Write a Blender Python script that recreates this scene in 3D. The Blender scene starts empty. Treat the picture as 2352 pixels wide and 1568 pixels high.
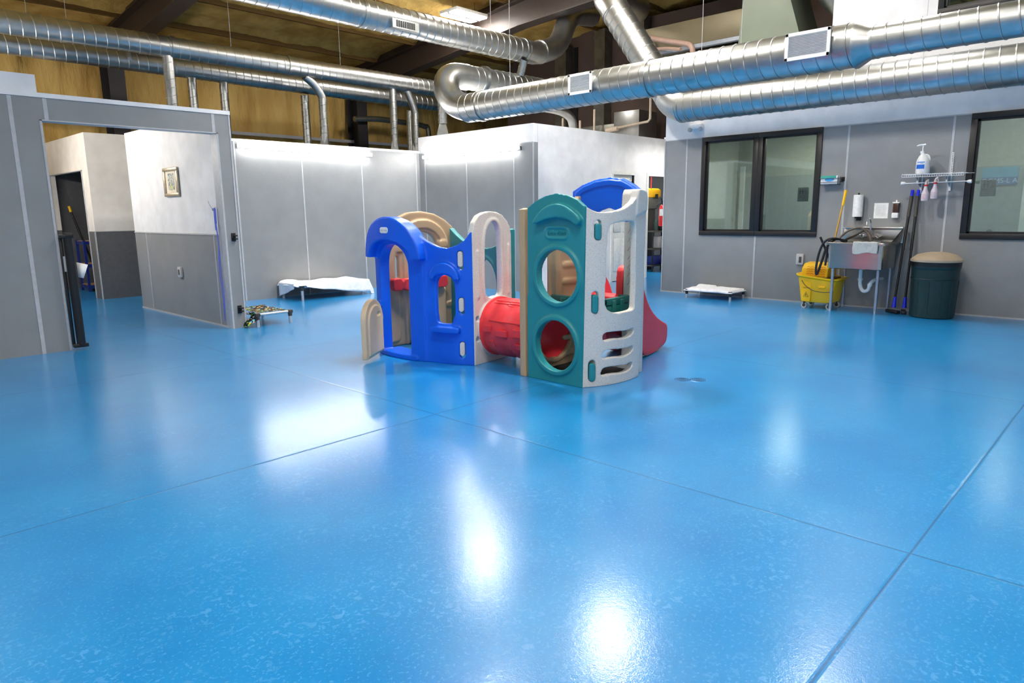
import bpy, bmesh, math, random
from mathutils import Vector, Matrix, noise
random.seed(7)
PI = math.pi
EXPO = .42
SC = bpy.context.scene
COL = SC.collection

# ------------------------------------------------------------------ helpers
def s2l(c):
    return tuple(((v/255.0)/12.92 if v/255.0 <= .04045 else ((v/255.0+.055)/1.055)**2.4) for v in c) + (1.0,)

def mat(name, col, rough=.5, metal=0.0, spec=.5, col2=None, nscale=20.0, bump=0.0, bscale=60.0, stretch=None, thr=None, bdist=.01, coat=0.0, emit=0.0, rvar=0.0):
    m = bpy.data.materials.new(name); m.use_nodes = True
    nt = m.node_tree; N = nt.nodes; L = nt.links; b = N['Principled BSDF']
    b.inputs['Base Color'].default_value = s2l(col)
    b.inputs['Roughness'].default_value = rough
    b.inputs['Metallic'].default_value = metal
    b.inputs['Specular IOR Level'].default_value = spec
    b.inputs['Coat Weight'].default_value = coat
    tc = N.new('ShaderNodeTexCoord'); vec = tc.outputs['Object']
    if stretch:
        mp = N.new('ShaderNodeMapping'); mp.inputs['Scale'].default_value = stretch
        L.new(vec, mp.inputs['Vector']); vec = mp.outputs['Vector']
    n = N.new('ShaderNodeTexNoise'); n.inputs['Scale'].default_value = nscale; n.inputs['Detail'].default_value = 4
    L.new(vec, n.inputs['Vector'])
    c2 = col2 if col2 else tuple(min(255, v*1.05+1) for v in col)
    mr = N.new('ShaderNodeMapRange'); lo, hi = thr if thr else (.35, .65)
    mr.inputs['From Min'].default_value = lo; mr.inputs['From Max'].default_value = hi
    L.new(n.outputs['Fac'], mr.inputs['Value'])
    mx = N.new('ShaderNodeMix'); mx.data_type = 'RGBA'
    mx.inputs[6].default_value = s2l(col); mx.inputs[7].default_value = s2l(c2)
    L.new(mr.outputs['Result'], mx.inputs[0]); L.new(mx.outputs[2], b.inputs['Base Color'])
    if rvar:
        m2 = N.new('ShaderNodeMapRange'); m2.inputs['To Min'].default_value = max(.02, rough-rvar); m2.inputs['To Max'].default_value = rough+rvar
        L.new(n.outputs['Fac'], m2.inputs['Value']); L.new(m2.outputs['Result'], b.inputs['Roughness'])
    if bump:
        n2 = N.new('ShaderNodeTexNoise'); n2.inputs['Scale'].default_value = bscale; n2.inputs['Detail'].default_value = 5
        L.new(vec, n2.inputs['Vector'])
        bp = N.new('ShaderNodeBump'); bp.inputs['Strength'].default_value = bump; bp.inputs['Distance'].default_value = bdist
        L.new(n2.outputs['Fac'], bp.inputs['Height']); L.new(bp.outputs['Normal'], b.inputs['Normal'])
    if emit:
        b.inputs['Emission Color'].default_value = (1, .955, .895, 1); b.inputs['Emission Strength'].default_value = emit
    return m

class B:
    """collects simple shapes, all in world coordinates, into one bmesh"""
    def __init__(s): s.m = bmesh.new()
    def add(s, verts, faces):
        v = [s.m.verts.new(p) for p in verts]
        for f in faces:
            try: s.m.faces.new([v[i] for i in f])
            except ValueError: pass
        return s
    def box(s, a, b, bev=0.0, rz=0.0, piv=None):
        x0, y0, z0 = (min(a[i], b[i]) for i in range(3)); x1, y1, z1 = (max(a[i], b[i]) for i in range(3))
        t = bmesh.new()
        V = [t.verts.new(p) for p in ((x0,y0,z0),(x1,y0,z0),(x1,y1,z0),(x0,y1,z0),(x0,y0,z1),(x1,y0,z1),(x1,y1,z1),(x0,y1,z1))]
        for f in ((3,2,1,0),(4,5,6,7),(0,1,5,4),(1,2,6,5),(2,3,7,6),(3,0,4,7)): t.faces.new([V[i] for i in f])
        if bev: bmesh.ops.bevel(t, geom=t.edges[:], offset=bev, segments=2, affect='EDGES', profile=.5)
        if rz:
            p = Vector(piv) if piv else Vector(((x0+x1)/2, (y0+y1)/2, 0))
            bmesh.ops.rotate(t, verts=t.verts[:], cent=p, matrix=Matrix.Rotation(rz, 3, 'Z'))
        s.merge(t); return s
    def merge(s, t, M=None):
        if M is not None: t.transform(M)
        me = bpy.data.meshes.new('tmp'); t.to_mesh(me); t.free(); s.m.from_mesh(me); bpy.data.meshes.remove(me); return s
    def tube(s, pts, r, n=12, caps=True, squash=None):
        pts = [Vector(p) for p in pts]; rs = r if isinstance(r, (list, tuple)) else [r]*len(pts)
        rings = []; prev = None
        for i, p in enumerate(pts):
            d = (pts[min(i+1, len(pts)-1)]-pts[max(i-1, 0)]).normalized()
            if prev is None:
                up = Vector((0,0,1)) if abs(d.z) < .9 else Vector((1,0,0))
                a = d.cross(up).normalized()
            else:
                a = (prev-d*prev.dot(d)).normalized()
            b = d.cross(a); prev = a
            k = 1.0
            if 0 < i < len(pts)-1:
                d1 = (pts[i]-pts[i-1]).normalized(); c = max(.5, d1.dot(d)); k = 1/c
            rings.append([s.m.verts.new(p+(a*math.cos(2*PI*j/n)+b*math.sin(2*PI*j/n))*rs[i]*(k if n < 0 else 1)) for j in range(n)])
        for q, w in zip(rings, rings[1:]):
            for j in range(n): s.m.faces.new((q[j], q[(j+1) % n], w[(j+1) % n], w[j]))
        if caps: s.m.faces.new(rings[0][::-1]); s.m.faces.new(rings[-1])
        return s
    def lathe(s, c, prof, n=32, axis='Z'):
        """prof: list of (r, h)"""
        c = Vector(c); rings = []
        for r, h in prof:
            ring = []
            for j in range(n):
                a = 2*PI*j/n; x, y = r*math.cos(a), r*math.sin(a)
                p = {'Z': (x, y, h), 'X': (h, x, y), 'Y': (y, h, x)}[axis]
                ring.append(s.m.verts.new(c+Vector(p)))
            rings.append(ring)
        for q, w in zip(rings, rings[1:]):
            for j in range(n): s.m.faces.new((q[j], q[(j+1) % n], w[(j+1) % n], w[j]))
        s.m.faces.new(rings[0][::-1]); s.m.faces.new(rings[-1]); return s
    def prism(s, outline, a, b, fn):
        """outline (u,v) extruded from w=a to w=b, placed by fn(u,v,w)"""
        n = len(outline)
        lo = [s.m.verts.new(fn(u, v, a)) for u, v in outline]; hi = [s.m.verts.new(fn(u, v, b)) for u, v in outline]
        s.m.faces.new(lo[::-1]); s.m.faces.new(hi)
        for i in range(n): s.m.faces.new((lo[i], lo[(i+1) % n], hi[(i+1) % n], hi[i]))
        return s
    def build(s, name, m, parent=None, smooth=True, ang=35, bev=0.0):
        bmesh.ops.recalc_face_normals(s.m, faces=s.m.faces[:])
        if bev:
            bmesh.ops.bevel(s.m, geom=[e for e in s.m.edges if len(e.link_faces) == 2 and e.calc_face_angle(0) > .6], offset=bev, segments=2, affect='EDGES')
        me = bpy.data.meshes.new(name); s.m.to_mesh(me); s.m.free()
        return finish(me, name, m, parent, smooth, ang)

def worldpos(o):
    p = Vector((0,0,0))
    while o: p += o.location; o = o.parent
    return p

def finish(me, name, m, parent=None, smooth=True, ang=35):
    if parent is not None: me.transform(Matrix.Translation(-worldpos(parent)))
    me.materials.clear(); me.materials.append(m)
    if smooth:
        me.polygons.foreach_set('use_smooth', [True]*len(me.polygons))
        try: me.set_sharp_from_angle(angle=math.radians(ang))
        except Exception: pass
    o = bpy.data.objects.new(name, me); COL.objects.link(o)
    if parent is not None: o.parent = parent
    return o

def recentre(o):
    """move a top-level mesh's origin to its base"""
    me = o.data; xs = [v.co for v in me.vertices]
    c = Vector(((min(v.x for v in xs)+max(v.x for v in xs))/2, (min(v.y for v in xs)+max(v.y for v in xs))/2, min(v.z for v in xs)))
    me.transform(Matrix.Translation(-c)); o.location = c
    return o

def tag(o, label, cat, group=None, kind=None):
    o['label'] = label; o['category'] = cat
    if group: o['group'] = group
    if kind: o['kind'] = kind
    return o

def thing(name, loc, label, cat, group=None):
    o = bpy.data.objects.new(name, None); COL.objects.link(o); o.location = loc; o.empty_display_size = .1
    return tag(o, label, cat, group)

def struct(name, b, m, **k):
    o = b.build(name, m, **k); o['kind'] = 'structure'; return o

def one(name, b, m, label, cat, group=None, **k):
    return tag(recentre(b.build(name, m, **k)), label, cat, group)

def dup(root, loc, label=None, group=None):
    r = root.copy(); COL.objects.link(r); r.location = loc
    if label: r['label'] = label
    if group: r['group'] = group
    for ch in list(root.children):
        c = ch.copy(); COL.objects.link(c); c.parent = r
        for g in ch.children:
            d = g.copy(); COL.objects.link(d); d.parent = c
    return r

def arc(cx, cy, rx, ry, a0, a1, n=16):
    return [(cx+rx*math.cos(math.radians(a0+(a1-a0)*i/n)), cy+ry*math.sin(math.radians(a0+(a1-a0)*i/n))) for i in range(n+1)]

def circ(cx, cy, rx, ry=None, n=40):
    return arc(cx, cy, rx, ry or rx, 0, 360, n)[:-1]

def rr(x0, y0, x1, y1, r, n=5):
    return arc(x1-r, y1-r, r, r, 0, 90, n)+arc(x0+r, y1-r, r, r, 90, 180, n)+arc(x0+r, y0+r, r, r, 180, 270, n)+arc(x1-r, y0+r, r, r, 270, 360, n)

def chaikin(p, it=2):
    for _ in range(it):
        q = []
        for i in range(len(p)):
            a, b = p[i], p[(i+1) % len(p)]
            q += [(a[0]*.75+b[0]*.25, a[1]*.75+b[1]*.25), (a[0]*.25+b[0]*.75, a[1]*.25+b[1]*.75)]
        p = q
    return p

def ring(p, q, w):
    """ribbon of width w along polyline p"""
    pass

def mould(name, pieces, m, parent, fn, voxel=.009, smooth=4):
    """a rotomoulded plastic part: flat pieces (outline, holes, w0, w1) fused, softened and bent by fn(u,v,w)"""
    acc = bmesh.new()
    for pc in pieces:
        outl, holes, w0, w1 = pc
        cu = bpy.data.curves.new('c', 'CURVE'); cu.dimensions = '2D'; cu.fill_mode = 'BOTH'; cu.extrude = abs(w1-w0)/2
        for poly in [outl]+list(holes):
            sp = cu.splines.new('POLY'); sp.points.add(len(poly)-1); sp.use_cyclic_u = True
            for i, (u, v) in enumerate(poly): sp.points[i].co = (u, v, 0, 1)
        co = bpy.data.objects.new('c', cu); COL.objects.link(co)
        dg = bpy.context.evaluated_depsgraph_get(); me = bpy.data.meshes.new_from_object(co.evaluated_get(dg))
        me.transform(Matrix.Translation((0, 0, (w0+w1)/2)))
        acc.from_mesh(me); bpy.data.meshes.remove(me); bpy.data.objects.remove(co); bpy.data.curves.remove(cu)
    bmesh.ops.remove_doubles(acc, verts=acc.verts[:], dist=1e-5)
    me = bpy.data.meshes.new('m'); acc.to_mesh(me); acc.free()
    o = bpy.data.objects.new('m', me); COL.objects.link(o)
    r = o.modifiers.new('r', 'REMESH'); r.mode = 'VOXEL'; r.voxel_size = voxel; r.adaptivity = 0
    s = o.modifiers.new('s', 'SMOOTH'); s.factor = .5; s.iterations = smooth
    dg = bpy.context.evaluated_depsgraph_get(); out = bpy.data.meshes.new_from_object(o.evaluated_get(dg))
    bpy.data.objects.remove(o); bpy.data.meshes.remove(me)
    for v in out.vertices: v.co = fn(v.co.x, v.co.y, v.co.z)
    return finish(out, name, m, parent, True, 180)

def bend(path, outward=1):
    """fn(u, v, w): u runs along a plan path, v is height, w goes outward (right-hand side * outward)"""
    P = [Vector((p[0], p[1], 0)) for p in path]
    for _ in range(2):
        Q = [P[0]]
        for a, b in zip(P, P[1:]): Q += [a*.75+b*.25, a*.25+b*.75]
        P = Q+[P[-1]]
    Ls = [0]
    for a, b in zip(P, P[1:]): Ls.append(Ls[-1]+(b-a).length)
    def nrm(i):
        i = max(0, min(len(P)-2, i)); d = (P[i+1]-P[i]).normalized(); return Vector((d.y, -d.x, 0))*outward
    def fn(u, v, w):
        i = 0
        while i < len(P)-2 and u > Ls[i+1]: i += 1
        t = (u-Ls[i])/(Ls[i+1]-Ls[i]); p = P[i]+(P[i+1]-P[i])*t
        tt = max(0, min(1, t)); n = (nrm(i)*(1-abs(tt-.5))+ (nrm(i+1) if tt > .5 else nrm(i-1))*abs(tt-.5)).normalized()
        return Vector((p.x+n.x*w, p.y+n.y*w, v))
    fn.L = Ls[-1]
    return fn

def text(name, body, size, m, parent, fn, ext=.001, sx=1.0, shear=0.0, align='CENTER'):
    """flat lettering; fn(u,v,w) places it"""
    cu = bpy.data.curves.new('t', 'FONT'); cu.body = body; cu.size = size; cu.extrude = ext; cu.align_x = align; cu.align_y = 'CENTER'; cu.shear = shear
    o = bpy.data.objects.new('t', cu); COL.objects.link(o)
    dg = bpy.context.evaluated_depsgraph_get(); me = bpy.data.meshes.new_from_object(o.evaluated_get(dg))
    bpy.data.objects.remove(o); bpy.data.curves.remove(cu)
    for v in me.vertices: v.co = Vector(fn(v.co.x*sx, v.co.y, v.co.z))
    return finish(me, name, m, parent, False)

# placing functions for flat things: facing -X (on the right wall), facing -Y, facing -X generally
def face_x(X, yc=0, zc=0):          # seen from -X; u to the viewer's right = -Y
    return lambda u, v, w: (X-w, yc-u, zc+v)
def face_y(Y, xc=0, zc=0):          # seen from -Y; u to the right = +X
    return lambda u, v, w: (xc+u, Y-w, zc+v)

# ------------------------------------------------------------------ materials
M = {}
def floor_mat():
    m = bpy.data.materials.new('blue_epoxy'); m.use_nodes = True; nt = m.node_tree; N = nt.nodes; L = nt.links; b = N['Principled BSDF']
    g = N.new('ShaderNodeNewGeometry'); pos = g.outputs['Position']
    def noi(sc, det=4, rough=.5, dist=0.0):
        n = N.new('ShaderNodeTexNoise'); n.inputs['Scale'].default_value = sc; n.inputs['Detail'].default_value = det; n.inputs['Roughness'].default_value = rough
        n.inputs['Distortion'].default_value = dist; L.new(pos, n.inputs['Vector']); return n.outputs['Fac']
    def rng(v, a, c, lo=0.0, hi=1.0):
        r = N.new('ShaderNodeMapRange'); r.inputs['From Min'].default_value = a; r.inputs['From Max'].default_value = c
        r.inputs['To Min'].default_value = lo; r.inputs['To Max'].default_value = hi; L.new(v, r.inputs['Value']); return r.outputs['Result']
    def mix(f, a, c):
        x = N.new('ShaderNodeMix'); x.data_type = 'RGBA'
        if isinstance(f, float): x.inputs[0].default_value = f
        else: L.new(f, x.inputs[0])
        for s, v in ((6, a), (7, c)):
            if isinstance(v, tuple): x.inputs[s].default_value = v
            else: L.new(v, x.inputs[s])
        return x.outputs[2]
    def math_(op, a, c=None, clamp=False):
        x = N.new('ShaderNodeMath'); x.operation = op; x.use_clamp = clamp
        for s, v in ((0, a), (1, c)):
            if v is None: continue
            if isinstance(v, (int, float)): x.inputs[s].default_value = v
            else: L.new(v, x.inputs[s])
        return x.outputs[0]
    base = mix(rng(noi(1.1, 6, .6), .35, .65), s2l(FL_A), s2l(FL_B))
    # paler worn flecks: thin broken ridges
    f1 = noi(34, 4, .6, .7); ridge = math_('ABSOLUTE', math_('SUBTRACT', f1, .5)); fl = rng(f1, .575, .60, 0, 1)
    patch = rng(noi(2.3, 4), .42, .62); fl = math_('MULTIPLY', fl, patch)
    sp = rng(noi(75, 2), .60, .64); fl = math_('MAXIMUM', fl, math_('MULTIPLY', sp, .8))
    base = mix(math_('MULTIPLY', fl, .5), base, s2l((96, 172, 232)))
    sx = N.new('ShaderNodeSeparateXYZ'); L.new(pos, sx.inputs[0])
    def joint(o, per, off):
        a = math_('ADD', o, 30.3-off); mm = math_('MODULO', a, per); d = math_('MINIMUM', mm, math_('SUBTRACT', per, mm)); return d
    wob = math_('MULTIPLY', math_('SUBTRACT', noi(3, 3), .5), .004)
    dx = joint(math_('ADD', sx.outputs['X'], wob), 3.03, 3.02); dy = joint(math_('ADD', sx.outputs['Y'], wob), 3.01, .82+.01)
    d = math_('MINIMUM', dx, dy)
    j = rng(d, .003, .006, 1, 0)
    base = mix(math_('MULTIPLY', j, .7), base, s2l((18, 84, 140)))
    L.new(base, b.inputs['Base Color'])
    r = math_('ADD', math_('MULTIPLY', fl, .1), FL_R); L.new(r, b.inputs['Roughness'])
    L.new(rng(noi(1.9, 5), .3, .7, .07, .13), b.inputs['Coat Roughness'])
    b.inputs['Specular IOR Level'].default_value = .35; b.inputs['Coat Weight'].default_value = .65; b.inputs['Coat Roughness'].default_value = .095; b.inputs['Coat IOR'].default_value = 1.5
    h = math_('ADD', math_('MULTIPLY', noi(55, 3), .55), math_('MULTIPLY', noi(200, 2), .4)); h = math_('SUBTRACT', h, math_('MULTIPLY', rng(d, .0, .012, 1, 0), 1.2))
    bp = N.new('ShaderNodeBump'); bp.inputs['Strength'].default_value = FL_BUMP; bp.inputs['Distance'].default_value = .004
    L.new(h, bp.inputs['Height']); L.new(bp.outputs['Normal'], b.inputs['Normal']); L.new(bp.outputs['Normal'], b.inputs['Coat Normal'])
    return m
FL_A = (6, 130, 202); FL_B = (24, 144, 212); FL_R = .30; FL_BUMP = .18
M['floor'] = floor_mat()
M['frp'] = mat('grey_wall_panel', (136, 138, 140), .36, spec=.5, bump=.25, bscale=90, nscale=3, col2=(142, 144, 146))
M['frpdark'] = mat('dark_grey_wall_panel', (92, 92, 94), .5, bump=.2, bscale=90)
M['seam'] = mat('panel_seam_strip', (176, 178, 182), .4)
M['white'] = mat('white_painted_wall', (222, 222, 224), .55, nscale=4, bump=.05, bscale=150)
M['cream'] = mat('cream_painted_wall', (222, 216, 208), .6, nscale=4)
M['jamb'] = mat('white_trim', (225, 224, 220), .4)
M['foam'] = mat('spray_foam', (166, 132, 68), .8, col2=(206, 172, 100), nscale=2.2, bump=1.0, bscale=7, bdist=.05, spec=.2)
M['foamwall'] = mat('wall_spray_foam', (188, 152, 84), .75, col2=(214, 182, 112), nscale=1.5, bump=.9, bscale=6, stretch=(1.6, 1, .45), bdist=.06, spec=.2)
M['steel'] = mat('brown_primer_steel', (50, 38, 32), .55, col2=(56, 44, 37))
M['steelb'] = mat('dark_painted_column', (36, 33, 35), .6)
M['brown'] = mat('brown_siding', (92, 76, 70), .6, nscale=2)
M['galv'] = mat('galvanized_duct', (186, 188, 188), .35, 1.0, col2=(168, 170, 168), nscale=5, bump=.012, bscale=30, rvar=.06)
M['galv2'] = mat('dull_galvanized_sheet', (150, 150, 144), .4, .9, col2=(128, 128, 120), nscale=4, rvar=.1)
M['seamdk'] = mat('dark_duct_seam', (96, 96, 94), .5, .8)
M['chrome'] = mat('chrome', (215, 215, 218), .12, 1.0)
M['alu'] = mat('brushed_aluminium', (196, 198, 202), .4, .6)
M['ss'] = mat('stainless_steel', (196, 194, 190), .26, 1.0, stretch=(1, 1, 8), nscale=3, col2=(188, 186, 182), rvar=.03)
M['zinc'] = mat('zinc_plated_leg', (170, 178, 190), .35, .8)
M['black'] = mat('black_plastic', (20, 20, 22), .4)
M['blackf'] = mat('black_window_frame', (24, 22, 23), .42, nscale=12)
M['dark'] = mat('dark_grey_plastic', (62, 58, 54), .5)
M['wplast'] = mat('white_plastic', (232, 232, 232), .35)
M['gplast'] = mat('light_grey_plastic', (178, 178, 180), .45)
M['paper'] = mat('white_paper', (238, 238, 236), .7)
M['ink'] = mat('black_ink', (30, 30, 30), .7)
M['greyink'] = mat('grey_ink', (150, 150, 152), .7)
M['towel'] = mat('white_terry_cloth', (232, 228, 220), .95, col2=(196, 194, 192), thr=(.5, .75), nscale=16, bump=.8, bscale=140)
M['sheet'] = mat('white_cotton_sheet', (238, 238, 242), .9, bump=.1, bscale=200)
M['pblue'] = mat('blue_moulded_plastic', (8, 100, 236), .34, col2=(8, 92, 226), nscale=3, bump=.05, bscale=120)
M['pteal'] = mat('teal_moulded_plastic', (30, 134, 142), .42, col2=(40, 140, 150), nscale=3, bump=.06, bscale=120)
M['ptealdk'] = mat('dark_teal_moulded_plastic', (10, 100, 96), .4, nscale=3)
M['ptan'] = mat('tan_moulded_plastic', (196, 166, 132), .45, col2=(188, 160, 126), nscale=3, bump=.05, bscale=120)
M['pcream'] = mat('cream_moulded_plastic', (214, 190, 158), .42, nscale=3, bump=.05, bscale=120)
M['pred'] = mat('red_moulded_plastic', (236, 64, 72), .42, col2=(226, 54, 64), nscale=3, bump=.05, bscale=120)
M['granite'] = mat('speckled_white_moulded_plastic', (222, 218, 212), .5, col2=(196, 192, 188), nscale=130, thr=(.5, .68), bump=.05, bscale=120)
M['yellow'] = mat('yellow_plastic', (250, 192, 0), .35, nscale=6)
M['navy'] = mat('dark_navy_plastic', (36, 30, 52), .45)
M['purlin'] = mat('shaded_foam_purlin', (104, 80, 44), .8, bump=.5, bscale=12, spec=.2)  # foam coat darkened to paint in the shadow below each foam step
M['boxd'] = mat('dull_beige_sheet', (116, 106, 82), .5, .3, nscale=2)
M['orange'] = mat('orange_shadow_plastic', (226, 140, 20), .4)
M['wood'] = mat('wood_board', (190, 142, 96), .6, stretch=(1, 12, 1), nscale=8, col2=(170, 122, 80))
M['mophandle'] = mat('varnished_wood_handle', (186, 146, 60), .4, stretch=(1, 1, .1), nscale=30)
M['shelfblue'] = mat('blue_shelf_steel', (22, 44, 120), .4)
M['darkgreen'] = mat('dark_green_plastic', (16, 46, 46), .42, col2=(20, 52, 52), bump=.1, bscale=90)
M['lid'] = mat('tan_lid_plastic', (192, 172, 146), .5, nscale=9)
M['bluecap'] = mat('bright_blue_plastic', (16, 44, 230), .35)
M['leash'] = mat('blue_nylon', (104, 116, 214), .7)
M['pvc'] = mat('cream_pvc_pipe', (206, 190, 172), .4)
M['copper'] = mat('pinkish_insulated_pipe', (150, 122, 108), .5)
M['hose'] = mat('grey_brown_hose', (88, 80, 74), .5)
M['hoseblk'] = mat('black_rubber_hose', (34, 36, 44), .5)
M['redext'] = mat('red_enamel', (204, 20, 28), .25, coat=.5)
M['labelblue'] = mat('blue_label', (24, 104, 206), .5)
M['labelteal'] = mat('teal_label', (60, 170, 150), .5)
M['cyan'] = mat('cyan_label', (70, 160, 226), .5)
M['redring'] = mat('red_collar', (196, 24, 34), .4)
M['redink'] = mat('faint_red_ink', (214, 150, 158), .6)
M['bronze'] = mat('brown_tinted_plastic', (70, 48, 36), .25)
M['office'] = mat('office_wall', (176, 176, 166), .7)
M['officeg'] = mat('office_grey_wall', (150, 154, 154), .7)
M['bigplen'] = mat('grey_green_sheet_metal', (104, 112, 98), .5, .3, nscale=2)
M['rubber'] = mat('dark_rubber', (30, 30, 32), .7)
M['led'] = mat('lit_led_tube', (255, 255, 255), .5, emit=48.0)
M['fill_bright'] = mat('added_fill_panel_bright', (255, 255, 255), .5, emit=125.0)  # glowing panels of the added fill lamps out of view
M['fill_strong'] = mat('added_fill_panel_strong', (255, 255, 255), .5, emit=190.0)  # strongest added fill lamp, above the middle of the floor
M['hb_mid'] = mat('lit_high_bay_panel_mid', (255, 255, 255), .5, emit=70.0)
M['hb_dim'] = mat('lit_high_bay_panel_dim', (255, 255, 255), .5, emit=36.0)
M['hb'] = mat('lit_high_bay_panel', (255, 255, 255), .5, emit=90.0)
M['hbgrey'] = mat('white_enamel_housing', (226, 226, 226), .4)
def bottle_mat():
    m = mat('translucent_bottle', (226, 214, 222), .3); b = m.node_tree.nodes['Principled BSDF']
    b.inputs['Transmission Weight'].default_value = .25; b.inputs['Subsurface Weight'].default_value = .2; return m
M['bottle'] = bottle_mat()
def glass_mat(name, tint, refl):
    m = bpy.data.materials.new(name); m.use_nodes = True; nt = m.node_tree; N = nt.nodes; L = nt.links; N.remove(N['Principled BSDF'])
    o = N['Material Output']; t = N.new('ShaderNodeBsdfTransparent'); t.inputs['Color'].default_value = s2l(tint)
    g = N.new('ShaderNodeBsdfGlossy'); g.inputs['Roughness'].default_value = .03; g.inputs['Color'].default_value = (.85, .92, .88, 1)
    f = N.new('ShaderNodeFresnel'); f.inputs['IOR'].default_value = 1.5
    a = N.new('ShaderNodeMath'); a.operation = 'ADD'; a.inputs[1].default_value = refl; a.use_clamp = True; L.new(f.outputs[0], a.inputs[0])
    x = N.new('ShaderNodeMixShader'); L.new(a.outputs[0], x.inputs[0]); L.new(t.outputs[0], x.inputs[1]); L.new(g.outputs[0], x.inputs[2]); L.new(x.outputs[0], o.inputs['Surface'])
    return m
M['glass'] = glass_mat('window_glass', (214, 224, 216), .13)
def cloth_mat():
    """black fabric printed with small coloured animal blobs"""
    m = bpy.data.materials.new('animal_print_fabric'); m.use_nodes = True; nt = m.node_tree; N = nt.nodes; L = nt.links; b = N['Principled BSDF']; b.inputs['Roughness'].default_value = .9
    tc = N.new('ShaderNodeTexCoord'); v = N.new('ShaderNodeTexVoronoi'); v.inputs['Scale'].default_value = 26; L.new(tc.outputs['Object'], v.inputs['Vector'])
    n = N.new('ShaderNodeTexNoise'); n.inputs['Scale'].default_value = 40; L.new(tc.outputs['Object'], n.inputs['Vector'])
    a = N.new('ShaderNodeMath'); a.operation = 'MULTIPLY_ADD'; a.inputs[1].default_value = .7; L.new(n.outputs['Fac'], a.inputs[0]); L.new(v.outputs['Distance'], a.inputs[2])
    r = N.new('ShaderNodeMapRange'); r.inputs['From Min'].default_value = .74; r.inputs['From Max'].default_value = .76; r.inputs['To Min'].default_value = 1; r.inputs['To Max'].default_value = 0; L.new(a.outputs[0], r.inputs['Value'])
    s = N.new('ShaderNodeSeparateColor'); L.new(v.outputs['Color'], s.inputs[0]); cr = N.new('ShaderNodeValToRGB'); cr.color_ramp.interpolation = 'CONSTANT'
    cols = [(0, (110, 190, 226)), (.25, (222, 176, 96)), (.45, (150, 214, 70)), (.6, (206, 92, 50)), (.72, (198, 206, 214)), (.88, (240, 196, 60))]
    e = cr.color_ramp.elements
    while len(e) < len(cols): e.new(.5)
    for q, (p, c) in zip(e, cols): q.position = p; q.color = s2l(c)
    L.new(s.outputs[0], cr.inputs[0]); x = N.new('ShaderNodeMix'); x.data_type = 'RGBA'; x.inputs[6].default_value = s2l((16, 18, 24)); L.new(cr.outputs[0], x.inputs[7]); L.new(r.outputs['Result'], x.inputs[0]); L.new(x.outputs[2], b.inputs['Base Color'])
    return m
M['animal'] = cloth_mat()

SC.view_settings.view_transform = 'Standard'; SC.view_settings.look = 'None'; SC.view_settings.gamma = 1; SC.view_settings.use_curve_mapping = False; SC.view_settings.exposure = EXPO
# ================================================================== camera
cam = bpy.data.objects.new('camera', bpy.data.cameras.new('camera')); COL.objects.link(cam)
cam.data.sensor_width = 36; cam.data.lens = 24.216; cam.data.clip_end = 200; cam.data.clip_start = .05
r_ = Vector((.68828472, -.72534105, -.01202093)); d_ = Vector((-.14224307, -.11869021, -.98268995)); f_ = Vector((.71135859, .67808038, -.1848674))
mw = Matrix((( r_.x, -d_.x, -f_.x, 0), (r_.y, -d_.y, -f_.y, 0), (r_.z, -d_.z, -f_.z, 1.4), (0, 0, 0, 1)))
cam.matrix_world = mw; SC.camera = cam

# ================================================================== setting
RW = 10.52                      # plane of the right wall
def CEIL(y): return 5.1+.1*(15.7-y)
struct('floor', B().add([(-5,-6,0),(18,-6,0),(18,19,0),(-5,19,0)], [(0,1,2,3)]), M['floor'], smooth=False)

# ceiling: sprayed foam, lumpy between the purlins
def foam_grid(name, nx, ny, fn, m):
    b = bmesh.new(); V = [[b.verts.new(fn(i/nx, j/ny)) for j in range(ny+1)] for i in range(nx+1)]
    for i in range(nx):
        for j in range(ny): b.faces.new((V[i][j], V[i+1][j], V[i+1][j+1], V[i][j+1]))
    q = B(); q.m.free(); q.m = b; return struct(name, q, m, ang=180)
def cfn(u, v):
    x = -5+23*u; y = -6+22.3*v
    k = (y-14.7) % 1.5; k = min(k, 1.5-k)/.75
    p = Vector((x*.9, y*1.3, 0)); z = CEIL(y)+.05*noise.noise(p*1.5)+.03*noise.noise(p*5)-.10*max(0, 1-k*4)
    return (x, y, z)
foam_grid('ceiling', 230, 230, cfn, M['foam'])
def wfn(u, v):
    x = -5+23*u; z = -.1+6*v
    p = Vector((x*2.2, z*.45, 3)); y = 16.05+.12*noise.noise(p*1.2)+.05*noise.noise(p*3.5)-.04*abs(noise.noise(Vector((x*4, z*.3, 9))))
    return (x, y, z)
foam_grid('wall_back', 260, 60, wfn, M['foamwall'])
struct('wall_left', B().box((-5.1,-6,0),(-5,16,7.6)), M['white'])
struct('wall_front', B().box((-5,-6.1,0),(18,-6,7.6)), M['white'])
n = 0
for k in range(14):             # roof purlins, part buried in the foam
    y = 14.7-1.5*k
    b = B(); z = CEIL(y)-.17
    b.box((-5, y-.03, z), (18, y+.03, z+.015)); b.box((-5, y-.012, z), (18, y+.012, z+.15))
    n += 1; struct('trim_%d' % n, b, M['purlin'], smooth=False)
for z in (3.22, 1.9):           # girts on the foam wall
    n += 1; struct('trim_%d' % n, B().box((-5, 15.86, z), (18, 15.95, z+.07)), M['gplast'], smooth=False)

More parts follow.
